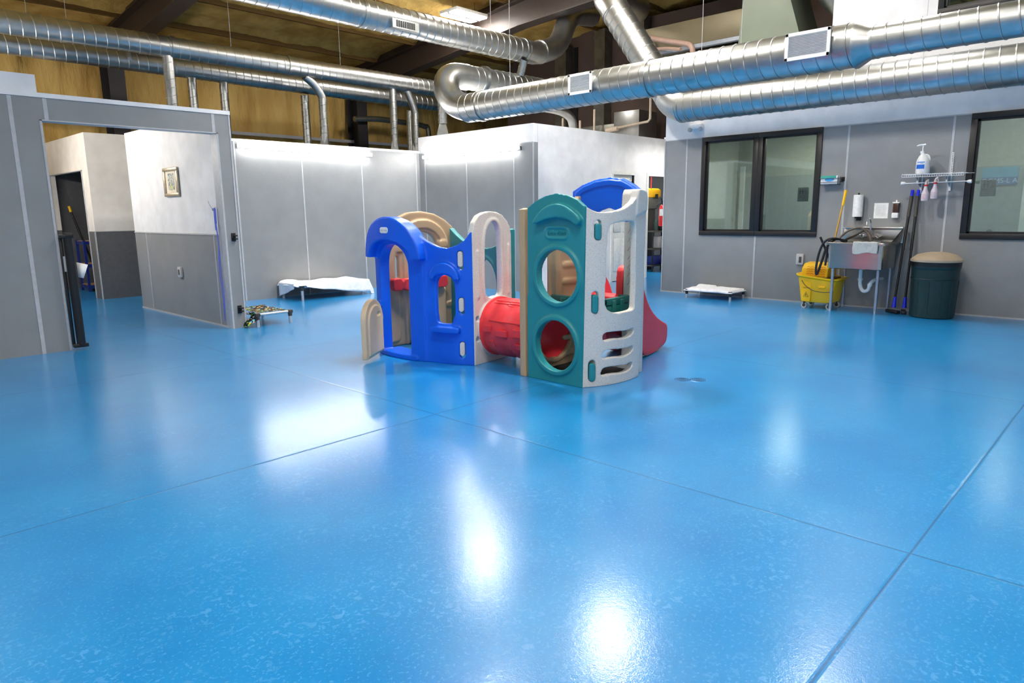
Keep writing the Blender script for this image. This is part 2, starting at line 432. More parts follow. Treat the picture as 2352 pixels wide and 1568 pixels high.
# steel frame: tapered roof beams and wall columns
def ibeam(X, lab1, lab2):
    fw = .15
    def zb(y): return 4.37+.106*(16-y) if y > 9.85 else 5.02+.045*(9.85-y)
    b = B(); ys = [15.75, 13, 9.85, 5, 0, -6]
    for a, c in zip(ys, ys[1:]):
        def quad(x0, x1, lo, hi):
            b.add([(x0,a,lo(a)),(x1,a,lo(a)),(x1,c,lo(c)),(x0,c,lo(c)),(x0,a,hi(a)),(x1,a,hi(a)),(x1,c,hi(c)),(x0,c,hi(c))],
                  [(3,2,1,0),(4,5,6,7),(0,1,5,4),(1,2,6,5),(2,3,7,6),(3,0,4,7)])
        quad(X-fw, X+fw, lambda y: zb(y)-.02, zb); quad(X-.008, X+.008, zb, lambda y: CEIL(y)-.02)
        quad(X-fw, X+fw, lambda y: CEIL(y)-.22, lambda y: CEIL(y)-.2)
    one('roof_beam', b, M['steel'], lab1, 'beam', 'tapered roof beams', smooth=False)
    c = B(); c.box((X-.15, 15.45, 0), (X+.15, 15.47, 4.6)); c.box((X-.15, 15.9, 0), (X+.15, 15.92, 4.6)); c.box((X-.008, 15.47, 0), (X+.008, 15.9, 4.6))
    one('wall_column', c, M['steelb'], lab2, 'column', 'steel columns on the foam wall', smooth=False)
ibeam(5.03, 'dark brown steel roof beam coming down at the left of the ceiling', 'dark steel column on the foam wall above the left opening')
ibeam(10.75, 'dark brown steel roof beam crossing behind the ducts in the middle', 'dark steel column on the foam wall behind the slim drop ducts in the middle')

# --- partition with the wide opening (faces the camera, left)
PY = 8.42
b = B(); b.box((-5, PY, 0), (1.99, PY+.16, 2.585)); b.box((3.77, PY, 0), (3.94, PY+.16, 2.585)); b.box((1.99, PY, 2.365), (3.77, PY+.16, 2.585))
struct('wall_partition', b, M['frp'])
b = B(); b.box((-5, PY-.01, 2.585), (3.95, PY+.17, 2.63)); b.box((-5, PY, 2.63), (1.985, PY+.17, 2.80))
n += 1; struct('trim_%d' % n, b, M['white'])
for x, z0, z1 in ((1.742, 0, 2.58), (2.04, 2.37, 2.58), (3.74, 2.37, 2.58), (0.5, 0, 2.58), (-.7, 0, 2.58)):
    n += 1; struct('trim_%d' % n, B().box((x-.018, PY-.004, z0), (x+.018, PY, z1)), M['seam'])
b = B(); b.box((1.975, PY-.006, 0), (1.996, PY+.16, 2.37)); b.box((3.765, PY-.006, 0), (3.785, PY+.17, 2.37)); b.box((1.975, PY-.006, 2.36), (3.785, PY+.16, 2.372)); b.box((3.925, PY-.006, 0), (3.944, PY+.17, 2.585))
n += 1; struct('trim_%d' % n, b, M['seam'])
# --- wall with the picture (runs back from the pillar)
struct('wall_picture', B().box((3.77, PY+.16, 0), (3.94, 11.55, 1.16)), M['frp'])
struct('wall_picture_upper', B().box((3.772, PY+.16, 1.16), (3.938, 11.55, 2.62)), M['white'])
n += 1; struct('trim_%d' % n, B().box((3.762, PY+.1, 1.155), (3.77, 11.55, 1.172)), M['seam'])
for y in (11.08, 8.75):
    n += 1; struct('trim_%d' % n, B().box((3.766, y-.015, 0), (3.77, y+.015, 1.16)), M['seam'])
n += 1; struct('trim_%d' % n, B().box((3.757, PY+.1, 0), (3.77, 11.55, .02)), M['seam'])
# --- far left block with the dark doorway
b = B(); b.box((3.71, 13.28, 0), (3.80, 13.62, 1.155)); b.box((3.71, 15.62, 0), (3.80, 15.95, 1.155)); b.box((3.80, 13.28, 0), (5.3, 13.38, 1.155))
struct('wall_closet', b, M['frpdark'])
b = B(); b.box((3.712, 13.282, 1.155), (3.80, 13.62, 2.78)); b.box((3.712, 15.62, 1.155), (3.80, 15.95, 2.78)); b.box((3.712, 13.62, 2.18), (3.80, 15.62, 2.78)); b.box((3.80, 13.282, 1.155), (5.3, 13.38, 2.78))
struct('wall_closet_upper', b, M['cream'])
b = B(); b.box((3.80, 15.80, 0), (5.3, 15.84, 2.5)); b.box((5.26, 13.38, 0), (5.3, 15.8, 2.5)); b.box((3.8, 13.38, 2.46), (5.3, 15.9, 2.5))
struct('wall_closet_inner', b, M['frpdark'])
b = B(); b.box((3.70, 13.6, 0), (3.712, 13.63, 2.19)); b.box((3.70, 15.61, 0), (3.712, 15.64, 2.19)); b.box((3.70, 13.6, 2.175), (3.712, 15.64, 2.19)); b.box((3.7, 13.27, 0), (3.72, 13.285, 1.16)); b.box((3.7, 13.272, 1.15), (4.6, 13.282, 1.162))
n += 1; struct('trim_%d' % n, b, M['gplast'])
# --- pen back wall
struct('wall_pen', B().box((3.94, 11.03, 0), (9.0, 11.18, 2.56)), M['frp'])
n += 1; struct('trim_%d' % n, B().box((3.94, 11.02, 2.56), (9.0, 11.2, 2.60)), M['white'])
for x in (5.2, 6.38, 7.6, 8.88):
    n += 1; struct('trim_%d' % n, B().box((x-.012, 11.026, 0), (x+.012, 11.03, 2.56)), M['seam'])
# --- block in the middle, white top
BX, BY = 8.97, 8.0
struct('wall_block_side', B().box((BX, BY, 0), (BX+.12, 11.03, 2.555)), M['frp'])
struct('wall_block_side_upper', B().box((BX+.002, BY+.002, 2.555), (BX+.118, 11.05, 2.86)), M['white'])
DX = [(11.28, 12.0), (12.52, 13.42)]
b = B(); xs = [BX+.12, DX[0][0], DX[0][1], DX[1][0], DX[1][1], 17.9]
b.box((xs[0], BY, 0), (xs[1], BY+.12, 2.86)); b.box((xs[2], BY, 0), (xs[3], BY+.12, 2.86)); b.box((xs[4], BY, 0), (xs[5], BY+.12, 2.86)); b.box((xs[1], BY, 2.09), (xs[2], BY+.12, 2.86)); b.box((xs[3], BY, 2.09), (xs[4], BY+.12, 2.86))
struct('wall_block_front', b, M['white'])
n += 1; struct('trim_%d' % n, B().box((BX-.004, BY-.004, 0), (BX+.016, BY+.016, 2.555)), M['seam'])
n += 1; struct('trim_%d' % n, B().box((BX-.006, BY, 2.547), (BX, 11.03, 2.56)), M['seam'])
for y in (8.45, 9.66, 10.86):
    n += 1; struct('trim_%d' % n, B().box((BX-.004, y-.012, 0), (BX, y+.012, 2.555)), M['seam'])
struct('ceiling_block', B().box((BX+.1, BY+.1, 2.78), (14, 11.1, 2.82)), M['white'])
struct('wall_store_back', B().box((12.3, 10.4, 0), (17.9, 10.5, 2.8)), M['officeg'])
struct('wall_block_divider', B().box((12.2, BY+.12, 0), (12.28, 10.4, 2.8)), M['white'])
# door frames in the block front
for k, (x0, x1) in enumerate(DX):
    e = bpy.data.objects.new('door_%d' % (k+1), None); COL.objects.link(e); e.location = ((x0+x1)/2, BY, 0); e['kind'] = 'structure'
    b = B(); b.box((x0-.06, BY-.02, 0), (x0, BY+.13, 2.15)); b.box((x1, BY-.02, 0), (x1+.06, BY+.13, 2.15)); b.box((x0, BY-.02, 2.09), (x1, BY+.13, 2.15)); b.build('door_frame', M['jamb'], e)
    if k == 0:
        l = B().box((x0, BY+.04, .01), (x1, BY+.08, 2.09))
        for (u0, v0, u1, v1) in ((.1, .2, .33, .85), (.42, .2, .62, .85), (.1, .98, .33, 1.5), (.42, .98, .62, 1.5), (.1, 1.62, .33, 1.95), (.42, 1.62, .62, 1.95)):
            l.box((x0+u0, BY+.03, v0), (x0+u1, BY+.041, v1), .005)
        d = l.build('door_leaf', M['jamb'], e)
        hh = B()
        for z in (.3, 1.1, 1.85): hh.box((x1-.03, BY+.02, z), (x1+.02, BY+.045, z+.12))
        hh.build('hinge', M['dark'], e)
        B().box((x0+.05, BY+.02, 1.02), (x0+.09, BY+.045, 1.07)).build('door_handle', M['alu'], e)
    else:      # leaf swung into the store
        B().box((x1-.02, BY+.13, .01), (x1+.02, BY+.93, 2.08), 0, -1.1, (x1, BY+.13, 0)).build('door_leaf', M['cream'], e)

# --- right wall with its windows
WIN = [(3.81, 5.705, .985, 2.54), (.1, 2.005, .985, 2.54)]
b = B(); ys = [-6, .1, 2.005, 3.81, 5.705, 6.40]
for y0, y1 in ((-6, .1), (2.005, 3.81), (5.705, 6.40)): b.box((RW, y0, 0), (RW+.12, y1, 2.53))
for y0, y1, z0, z1 in WIN: b.box((RW, y0, 0), (RW+.12, y1, z0))
struct('wall_right', b, M['frp'])
b = B(); b.box((RW+.002, -6, 2.53), (RW+.12, 6.395, 3.05)); b.box((RW+.002, -6, 3.05), (RW+.12, .4, 6.9)); b.box((RW+.002, .4, 3.05), (RW+.12, 2.5, 3.78)); b.box((RW+.002, 2.5, 3.05), (RW+.12, 3.79, 6.6)); b.box((RW+.002, .4, 5.1), (RW+.12, 2.5, 6.9))
struct('wall_right_upper', b, M['white'])
n += 1; struct('trim_%d' % n, B().box((RW-.006, -6, 2.53), (RW+.002, 6.40, 2.545)), M['seam'])
for y, z0, z1 in ((5.985, 0, 2.53), (4.745, 0, .98), (3.46, 0, 2.53), (2.19, 0, 2.53), (.95, 0, .98), (-.4, 0, 2.53)):
    n += 1; struct('trim_%d' % n, B().box((RW-.004, y-.013, z0), (RW, y+.013, z1)), M['seam'])
n += 1; struct('trim_%d' % n, B().box((RW-.012, -6, 0), (RW, 6.41, .018)), M['seam'])
n += 1; struct('trim_%d' % n, B().box((RW-.01, 6.388, 0), (RW+.13, 6.405, 2.53)), M['seam'])
def window(k, y0, y1, z0, z1, mull):
    e = bpy.data.objects.new('window_%d' % k, None); COL.objects.link(e); e.location = (RW, (y0+y1)/2, z0); e['kind'] = 'structure'
    f = .072; b = B()
    def fr(ya, yb):
        for q in (((RW-.03, ya, z0), (RW+.12, yb, z0+f)), ((RW-.03, ya, z1-f), (RW+.12, yb, z1)), ((RW-.03, ya, z0+f), (RW+.12, ya+f, z1-f)), ((RW-.03, yb-f, z0+f), (RW+.12, yb, z1-f))): b.box(*q, .006)
        for q in (((RW+.01, ya+f, z0+f), (RW+.06, yb-f, z0+f+.025)), ((RW+.01, ya+f, z1-f-.025), (RW+.06, yb-f, z1-f)), ((RW+.01, ya+f, z0+f), (RW+.06, ya+f+.025, z1-f)), ((RW+.01, yb-f-.025, z0+f), (RW+.06, yb-f, z1-f))): b.box(*q)
    cuts = [y0, (y0+y1)/2, y1] if mull else [y0, y1]
    for a, c in zip(cuts, cuts[1:]): fr(a, c)
    b.build('window_frame', M['blackf'], e)
    for a, c in zip(cuts, cuts[1:]): B().box((RW+.03, a+f, z0+f), (RW+.036, c-f, z1-f)).build('pane', M['glass'], e)
window(1, *WIN[0], True); window(2, *WIN[1], True); window(3, .4, 2.5, 3.78, 5.1, False)
# office behind the windows
struct('wall_office', B().box((13.0, -6, 2.0), (13.1, 6.3, 2.8)).box((10.64, 6.28, 0), (17.9, 6.40, 2.86)), M['office'])
struct('wall_office_lower', B().box((13.0, -6, 0), (13.1, 6.3, 2.0)), M['officeg'])
struct('ceiling_office', B().box((10.64, -6, 2.8), (14, 6.4, 2.86)), M['office'])
n += 1; struct('trim_%d' % n, B().box((12.96, 1.64, 0), (13.0, 1.72, 1.95)).box((12.96, .7, 1.9), (13.0, 1.7, 1.96)).box((12.94, 6.12, 0), (13.0, 6.2, 2.2)).box((12.95, 4.65, 0), (13.0, 4.72, 2.1)), M['jamb'])
# brown siding of the plant room and corridor end
struct('wall_plant_room', B().box((14.0, 6.9, 2.82), (14.1, 13.4, 5.62)), M['brown'])
struct('wall_attic_side', B().box((13.2, -6, 2.86), (13.3, 6.9, 5.9)), M['brown'])
struct('wall_corridor_end', B().box((17.8, 6.4, 0), (17.95, 10.4, 2.86)), M['white'])
struct('ceiling_corridor', B().box((14, 6.4, 2.82), (17.95, 10.4, 2.86)), M['white'])
struct('wall_side_right', B().box((18, -6, 0), (18.1, 16, 7.6)), M['foamwall'])

# ================================================================== lights
def high_bay(x, y, label, lev=None, first=[None]):
    z = CEIL(y)-.34
    if first[0] is None:
        t = thing('high_bay_light', (x, y, z), label, 'ceiling light', 'high bay lights under the roof')
        b = B(); b.box((x-.42, y-.26, z+.03), (x+.42, y+.26, z+.09), .01); b.box((x-.42, y-.03, z), (x+.42, y+.03, z+.03)); b.build('housing', M['hbgrey'], t)
        for s in (-1, 1): B().box((x-.4, y+s*.145-.1, z+.005), (x+.4, y+s*.145+.1, z+.03)).build('lit_panel', M['hb'], t)
        for sx in (-1, 1): B().tube([(x+sx*.3, y, z+.09), (x+sx*.3, y, z+.34)], .004, 6).build('hanger', M['steel'], t)
        first[0] = t
    else:
        t = dup(first[0], (x, y, z), label, 'high bay lights under the roof')
        if lev:
            for c in t.children:
                if c.name.startswith('lit_panel'): c.data = c.data.copy(); c.data.materials[0] = M[lev]
high_bay(10.1, 10.85, 'lit twin panel ceiling light hanging beside the roof beam, top centre')
for x, y, lev, w in ((8.88, 9.3, 'hb_mid', 'first'), (8.75, 6.1, None, 'second'), (9.9, 3.1, 'hb_dim', 'third'), (5.6, 5.8, 'fill_strong', 'fourth'), (5.8, 3.2, 'fill_bright', 'fifth'), (1.6, 1.6, 'fill_bright', 'sixth'), (2, -3, 'fill_bright', 'seventh'), (-2.5, 3, 'fill_bright', 'x'), (0, 12.2, None, 'eighth')):  # right-hand lamps match floor highlights; middle and camera-side ones are added as unseen fill
    high_bay(x, y, 'lit twin panel high bay light out of view above the blue floor, most added as fill', lev)
def led(name_label, p0, p1, nrm):
    """LED strip along a wall top, two tubes end to end"""
    p0, p1, nr = Vector(p0), Vector(p1), Vector(nrm); mid = (p0+p1)/2
    t = thing('led_strip_light', tuple(p0), name_label, 'strip light', 'LED strips along the wall tops')
    d = (p1-p0).normalized()
    def bar(a, c, o, r0, h, m, nm):
        e = nr*r0; b = B(); q = []
        for s in (a, c):
            for w in (o, o+r0):
                for z in (-h, h): q.append(tuple(s+nr*w+Vector((0, 0, z))))
        b.add(q, [(0,1,3,2),(4,6,7,5),(0,4,5,1),(2,3,7,6),(0,2,6,4),(1,5,7,3)]); return b.build(nm, m, t)
    bar(p0-d*.03, p1+d*.03, .001, .03, .03, M['hbgrey'], 'backplate')
    for a, c in ((p0, mid-d*.01), (mid+d*.01, p1)): 
        q = B().tube([tuple(a+nr*.05), tuple(c+nr*.05)], .03, 12); q.build('light_tube', M['led'], t)
    B().box(tuple(p1+nr*.03-d*.0+Vector((-.03, -.03, -.03))), tuple(p1+nr*.03+Vector((.03, .03, .03)))).build('end_cap', M['hbgrey'], t)
led('long lit LED strip light along the top of the pen back wall', (5.27, 11.03, 2.49), (7.78, 11.03, 2.47), (0, -1, 0))
led('lit LED strip light under the white band of the middle block', (BX, 10.84, 2.47), (BX, 8.3, 2.47), (-1, 0, 0))
struct('wall_passage', B().box((1.82, PY+.16, 0), (1.96, 15.9, 2.62)), M['cream'])
led('lit LED strip light on the passage wall facing the framed picture', (1.96, 10.0, 2.5), (1.96, 14.4, 2.5), (1, 0, 0))
def flat_lamp(x0, y0, x1, y1, z, e, label):
    m = mat('lit_troffer', (255, 255, 255), .5, emit=e); t = thing('ceiling_troffer', ((x0+x1)/2, (y0+y1)/2, z), label, 'ceiling light')
    B().box((x0, y0, z), (x1, y1, z+.015)).build('lit_panel', m, t); B().box((x0-.03, y0-.03, z+.015), (x1+.03, y1+.03, z+.05)).build('housing', M['hbgrey'], t)
flat_lamp(11.5, 3.6, 12.1, 4.8, 2.72, 26, 'lit ceiling panel in the office behind the left window')
flat_lamp(11.5, .4, 12.1, 1.6, 2.72, 12, 'lit ceiling panel in the office behind the right window')
flat_lamp(12.2, 7.0, 13.4, 7.4, 2.74, 14, 'lit ceiling panel in the corridor beside the block')
flat_lamp(13.0, 8.9, 14.2, 9.3, 2.70, 32, 'lit ceiling panel inside the store room')

W = bpy.data.worlds.new('world'); SC.world = W; W.use_nodes = True
W.node_tree.nodes['Background'].inputs[0].default_value = (.6, .7, .9, 1); W.node_tree.nodes['Background'].inputs[1].default_value = .15

# ================================================================== ducts
def spiral(name, p0, p1, r, m, parent, pitch=.15, n=40):
    """spiral-seam duct between two points with a raised helical seam"""
    p0, p1 = Vector(p0), Vector(p1); d = p1-p0; Ln = d.length; d.normalize()
    up = Vector((0, 0, 1)) if abs(d.z) < .9 else Vector((1, 0, 0)); a = d.cross(up).normalized(); c = d.cross(a)
    prof = [(0, .006), (.05, .006), (.07, 0), (.095, 0), (.5, 0), (.95, 0), (.975, 0)]; k = len(prof); turns = int(Ln/pitch)+2
    bm = bmesh.new(); V = []
    for i in range(-k, turns*k+1):
        q, f = divmod(i, k); V.append([])
        for j in range(n):
            s = (q+prof[f][0]+j/n)*pitch; s = max(0, min(Ln, s)); th = 2*PI*j/n
            V[-1].append(bm.verts.new(p0+d*s+(a*math.cos(th)+c*math.sin(th))*(r+prof[f][1])))
    for i in range(len(V)-1):
        mi = 1 if i % k in (1, k-1) else 0
        for j in range(n-1): bm.faces.new((V[i][j], V[i][j+1], V[i+1][j+1], V[i+1][j])).material_index = mi
        if i+k+1 < len(V): bm.faces.new((V[i][n-1], V[i+k][0], V[i+k+1][0], V[i+1][n-1])).material_index = mi
    bmesh.ops.dissolve_degenerate(bm, dist=1e-5, edges=bm.edges[:])
    q = B(); q.m.free(); q.m = bm; o = q.build(name, m, parent, ang=60); o.data.materials.append(M['seamdk']); return o
def collar(p, d, r, parent, w=.03, m=None):
    p, d = Vector(p), Vector(d).normalized()
    return B().tube([p-d*w, p-d*w*.99, p+d*w*.99, p+d*w], [r, r+.012, r+.012, r], 32).build('collar', m or M['galv'], parent)
def curve(pts, n=6):
    P = [Vector(p) for p in pts]; P = [P[0]*2-P[1]]+P+[P[-1]*2-P[-2]]; out = []
    for i in range(1, len(P)-2):
        for k in range(n):
            t = k/n; a, b_, c, d = P[i-1], P[i], P[i+1], P[i+2]
            out.append(.5*((2*b_)+(c-a)*t+(2*a-5*b_+4*c-d)*t*t+(3*b_-a-3*c+d)*t**3))
    return out+[P[-2]]
def wire(x, y, z, parent): B().tube([(x, y, z), (x, y, CEIL(y)-.05)], .003, 5).build('hanger_wire', M['gplast'], parent)
def register(X, y, z, w, h, parent):
    """white louvred supply grille on a short box collar facing -X"""
    B().box((X, y-w/2+.02, z-h/2+.02), (X+.12, y+w/2-.02, z+h/2-.02)).build('grille_box', M['galv'], parent)
    f = .035; b = B(); y0, y1, z0, z1 = y-w/2, y+w/2, z-h/2, z+h/2
    for q in (((X-.015, y0, z0), (X+.005, y1, z0+f)), ((X-.015, y0, z1-f), (X+.005, y1, z1)), ((X-.015, y0, z0), (X+.005, y0+f, z1)), ((X-.015, y1-f, z0), (X+.005, y1, z1))): b.box(*q, .003)
    g = b.build('grille_frame', M['wplast'], parent)
    s = B(); k = 14
    for i in range(k):
        zz = z0+f+(z1-z0-2*f)*(i+.5)/k; s.add([(X-.012, y0+f, zz+.004), (X-.012, y1-f, zz+.004), (X+.008, y1-f, zz-.008), (X+.008, y0+f, zz-.008)], [(0,1,2,3)])
    s.box((X+.01, y0+f, z0+f), (X+.012, y1-f, z1-f)); s.build('louvres', M['wplast'], g)
# duct D: the big one across the middle
t = thing('spiral_duct', (8, 5, 3.0), 'thick spiral duct with two white grilles running to a smaller duct, upper right', 'duct')
spiral('duct_run', (8, 8.56, 3.06), (8, 2.62, 3.06), .222, M['galv'], t, .155, 56)
B().tube([(8, 2.62, 3.06), (8, 2.60, 3.06), (8, 2.48, 3.06), (8, 2.44, 3.06)], [.235, .235, .165, .165], 48).build('reducer', M['galv'], t)
spiral('duct_run', (8, 2.46, 3.06), (8, -4, 3.06), .16, M['galv'], t, .155, 48)
for y in (8.2, 5.1): collar((8, y, 3.06), (0, 1, 0), .225, t)
pts = curve([(8, 8.38, 3.06), (8, 8.58, 3.075), (7.99, 8.84, 3.17), (7.98, 9.02, 3.36), (8.04, 9.09, 3.55), (8.2, 9.1, 3.65), (8.5, 9.1, 3.67)], 4)
B().tube(pts, .213, 40).build('elbow', M['galv'], t)
spiral('duct_run', (8.46, 9.1, 3.67), (10.4, 9.1, 3.69), .2, M['galv'], t, .155)
collar((8.9, 9.1, 3.67), (1, 0, 0), .225, t)
register(7.74, 6.05, 3.09, .40, .27, t); register(7.74, 3.03, 3.09, .47, .28, t)
for y in (7.6, 4.4, 1.2): wire(8, y, 3.2, t)
# duct E: lower one along the right wall, rising behind D
t = thing('spiral_duct', (10.05, 3, 2.7), 'thick spiral duct hugging the right wall, bending up behind the big one', 'duct')
spiral('duct_run', (10.05, 5.85, 2.985), (10.05, -5, 2.985), .232, M['galv'], t, .155, 56)
B().tube([(10.05, 5.7, 2.985)]+[(10.05, 5.72+.42*math.sin(a), 2.985+.42*(1-math.cos(a))) for a in [math.radians(54)*k/8 for k in range(9)]], .236, 48).build('elbow', M['galv'], t)
collar((10.05, 5.82, 2.985), (0, 1, 0), .23, t, .02)
spiral('duct_run', (10.05, 6.05, 3.15), (10.05, 7.12, 4.62), .232, M['galv'], t, .155, 56)
B().tube(curve([(10.05, 7.06, 4.54), (10.07, 7.22, 4.76), (10.2, 7.40, 4.92), (10.5, 7.52, 4.98), (10.9, 7.56, 5.0), (11.4, 7.56, 5.0)], 4), .232, 40).build('elbow', M['galv'], t)
for y in (4.9, 2.5, 0): wire(10.05, y, 3.2, t)
# duct C: high one from the top left
t = thing('spiral_duct', (7, 9, 4.1), 'high spiral duct with a small dark grille entering from the top left', 'duct')
spiral('duct_run', (-4.5, 9, 4.285), (9.85, 9, 4.285), .2, M['galv'], t, .155, 44)
B().tube(curve([(9.8, 9, 4.285), (10.1, 9, 4.285), (10.42, 9, 4.36), (10.74, 9, 4.49), (10.93, 9, 4.7), (11.06, 9, 4.95), (11.3, 9, 5.16), (11.9, 9, 5.25)], 2), .2, 40).build('elbow', M['galv'], t)
collar((9.8, 9, 4.285), (1, 0, 0), .2, t); collar((6.3, 9, 4.285), (1, 0, 0), .2, t, .02)
collar((10.3, 9, 4.33), (1, 0, .2), .2, t, .01)
g = B().box((6.72, 8.77, 4.12), (7.22, 8.86, 4.25)); g.build('grille_box', M['galv'], t)
b = B()
for i in range(9): b.box((6.79+.04*i, 8.762, 4.14), (6.815+.04*i, 8.77, 4.23))
b.build('louvres', M['black'], t)
for x in (4.2, 6.6, 9.0): wire(x, 9, 4.45, t)
# ducts A1, A2
t = thing('spiral_duct', (5, 12.3, 3.9), 'long upper spiral duct running from the left edge above the pens', 'duct')
spiral('duct_run', (-4.5, 12.3, 4.115), (11.3, 12.3, 4.115), .165, M['galv'], t, .155, 40)
for x in (4.87, 6.95): collar((x, 12.3, 4.115), (1, 0, 0), .168, t)
for x in (2.9, 3.4, 5.9, 8.1): wire(x, 12.3, 4.25, t)
def drop(x, y, ztop, label, bend_=None, boot=True, r=.075):
    t = thing('drop_duct', (x, y, 2.5), label, 'duct', 'slim drop ducts')
    if bend_: B().tube(curve(bend_+[(x, y, ztop), (x, y, ztop-.15)], 4), r, 20).build('elbow', M['galv'], t)
    spiral('duct_run', (x, y, ztop), (x, y, 2.62 if boot else 2.3), r, M['galv'], t, .13, 24)
    if boot: B().tube([(x, y, 2.9), (x, y, 2.88), (x, y, 2.62), (x, y, 2.4)], [r+.004, r+.006, r+.06, r+.06], 4).build('boot', M['galv'], t, smooth=False)
    B().tube([(x, y, 2.93), (x, y, 2.9)], r+.008, 24).build('collar', M['galv'], t)
drop(4.81, 12.3, 4.0, 'slim drop duct hanging from the upper long duct above the left opening', boot=False, r=.085)
drop(7.65, 12.3, 3.62, 'slim drop duct with an angled elbow left of the middle column', [(7.3, 12.3, 3.97), (7.5, 12.3, 3.83)])
drop(9.35, 12.3, 3.98, 'straight drop duct just right of the middle column')
drop(9.93, 12.3, 3.55, 'drop duct with an angled elbow furthest right before the white block', [(9.72, 12.3, 4.0), (9.8, 12.3, 3.85)])
t = thing('spiral_duct', (5, 13.3, 3.9), 'long lower spiral duct running parallel behind the upper one', 'duct')
spiral('duct_run', (-4.5, 13.3, 4.07), (11.9, 13.3, 3.98), .165, M['galv'], t, .155, 40)
for x in (4.5, 7.9): collar((x, 13.3, 4.055), (1, 0, 0), .168, t)
drop(5.585, 13.3, 3.8, 'second slim drop duct from the left, under a short elbow', [(5.75, 13.3, 3.96), (5.62, 13.3, 3.93)], boot=False)
drop(6.17, 13.3, 3.8, 'third slim drop duct from the left, beside the partition end', [(6.34, 13.3, 3.96), (6.2, 13.3, 3.93)], boot=False)
drop(7.86, 13.3, 3.8, 'thin drop duct standing left of the elbowed one before the middle column', boot=False, r=.08)
drop(10.57, 13.3, 3.75, 'drop duct half hidden behind the rightmost elbowed one', boot=False)
t = thing('drop_duct', (9.15, 10.5, 2.82), 'short drop duct with a flared boot standing on the white block corner', 'duct', 'slim drop ducts')
B().tube(curve([(10.0, 10.45, 3.62), (9.6, 10.47, 3.62), (9.3, 10.5, 3.60), (9.17, 10.5, 3.5), (9.15, 10.5, 3.35)], 4), .085, 20).build('elbow', M['galv'], t)
spiral('duct_run', (9.15, 10.5, 3.4), (9.15, 10.5, 3.08), .085, M['galv'], t, .1, 24)
B().tube([(9.15, 10.5, 3.10), (9.15, 10.5, 3.08), (9.15, 10.5, 2.9), (9.15, 10.5, 2.82)], [.09, .09, .15, .16], 4).build('boot', M['galv'], t, smooth=False)
t = thing('drop_duct', (11.0, 8.7, 2.8), 'bent drop duct coming down onto the white block behind the big duct', 'duct', 'slim drop ducts')
B().tube(curve([(9.4, 8.75, 3.3), (10.0, 8.75, 3.3), (10.6, 8.75, 3.28), (10.9, 8.75, 3.18), (10.98, 8.75, 3.0), (10.98, 8.75, 2.82)], 5), .085, 24).build('duct_run', M['galv'], t)
collar((10.98, 8.75, 2.98), (0, 0, 1), .085, t, .01)
t = thing('drop_duct', (9.7, 9.35, 3.7), 'short vertical riser between the high duct and the one below', 'duct', 'slim drop ducts')
spiral('duct_run', (9.75, 8.9, 4.1), (9.75, 9.0, 3.85), .07, M['galv'], t, .1, 24)
# slim dark pipe and plant items
t = one('conduit_pipe', B().tube(curve([(10.4, 15.3, 3.74), (11.15, 15.3, 3.80), (12.3, 15.3, 3.77), (12.65, 15.3, 3.74), (12.8, 15.3, 3.6), (12.8, 15.3, 2.4)], 4), .07, 14), M['galv2'], 'slim horizontal grey pipe on the foam wall behind the drop ducts', 'pipe')
def riser(y0, y1, z0, z1, label):
    tt = thing('sheet_metal_riser', (13.9, (y0+y1)/2, z0), label, 'duct', 'flat metal risers on the brown siding')
    zz = z0
    while zz < z1-.01:
        e = min(z1, zz+1.25); B().box((13.7, y0, zz+.01), (13.99, y1, e)).build('duct_section', M['galv2'], tt)
        B().box((13.69, y0-.01, e-.02), (13.995, y1+.01, e+.01)).build('joint_flange', M['galv2'], tt); zz = e
riser(11.15, 11.5, 2.86, 5.3, 'flat sheet metal riser left on the brown siding')
riser(10.0, 10.3, 2.86, 5.5, 'flat sheet metal riser in the middle of the brown siding')
riser(8.95, 9.25, 4.9, 5.6, 'short sheet metal piece high on the brown siding')
one('gap_shade_strip', B().box((13.97, 11.0, 2.86), (13.99, 11.12, 5.3)), M['black'], 'narrow black strip painted as the dark gap beside the left metal riser', 'panel')  # black strip put in to draw the shade of an open gap
tt = thing('furnace_plenum', (13.4, 9.0, 2.86), 'galvanized box plenum low in front of the brown siding', 'plenum')
B().box((13.0, 8.6, 2.9), (13.66, 10.7, 3.28), .01).build('casing', M['galv2'], tt); B().box((12.9, 8.5, 2.86), (13.6, 9.15, 3.5), .01).build('casing_box', M['galv'], tt)
tt = thing('condensate_pipe', (13.0, 8.9, 3), 'cream plastic drain pipes with elbows above the white block', 'pipe')
for pl in ([(12.7, 8.1, 3.85), (12.7, 8.1, 3.25), (12.7, 8.15, 3.2), (12.7, 9.2, 3.12)], [(12.7, 9.5, 3.02), (12.7, 10.6, 2.98)], [(12.8, 10.5, 2.86), (12.8, 10.5, 3.5)], [(12.8, 10.0, 2.86), (12.8, 10.0, 3.4)], [(12.8, 9.6, 2.86), (12.8, 9.6, 3.6)]):
    B().tube(pl, .025, 10).build('pipe_length', M['pvc'], tt)
B().tube([(12.7, 8.9, 3.13), (12.7, 9.2, 3.11)], .05, 12).build('coupling', M['pvc'], tt)
tt = thing('box_duct', (12, 6, 4.2), 'long beige sheet metal box duct below the foam, right of the roof beam', 'duct')
B().box((11.5, 5.47, 4.24), (12.2, 7.6, 4.66), .01).build('casing', M['boxd'], tt); B().box((11.42, 5.47, 4.16), (11.52, 7.6, 4.22)).build('support_rail', M['zinc'], tt)
B().box((11.6, 5.47, 3.8), (12.4, 6.9, 4.12), .01).build('lower_duct', M['galv'], tt)
tt = thing('transition_hopper', (11.5, 4.9, 4), 'big grey green sheet metal hopper above the thick duct', 'plenum')
z0, z1 = 3.86, 5.9
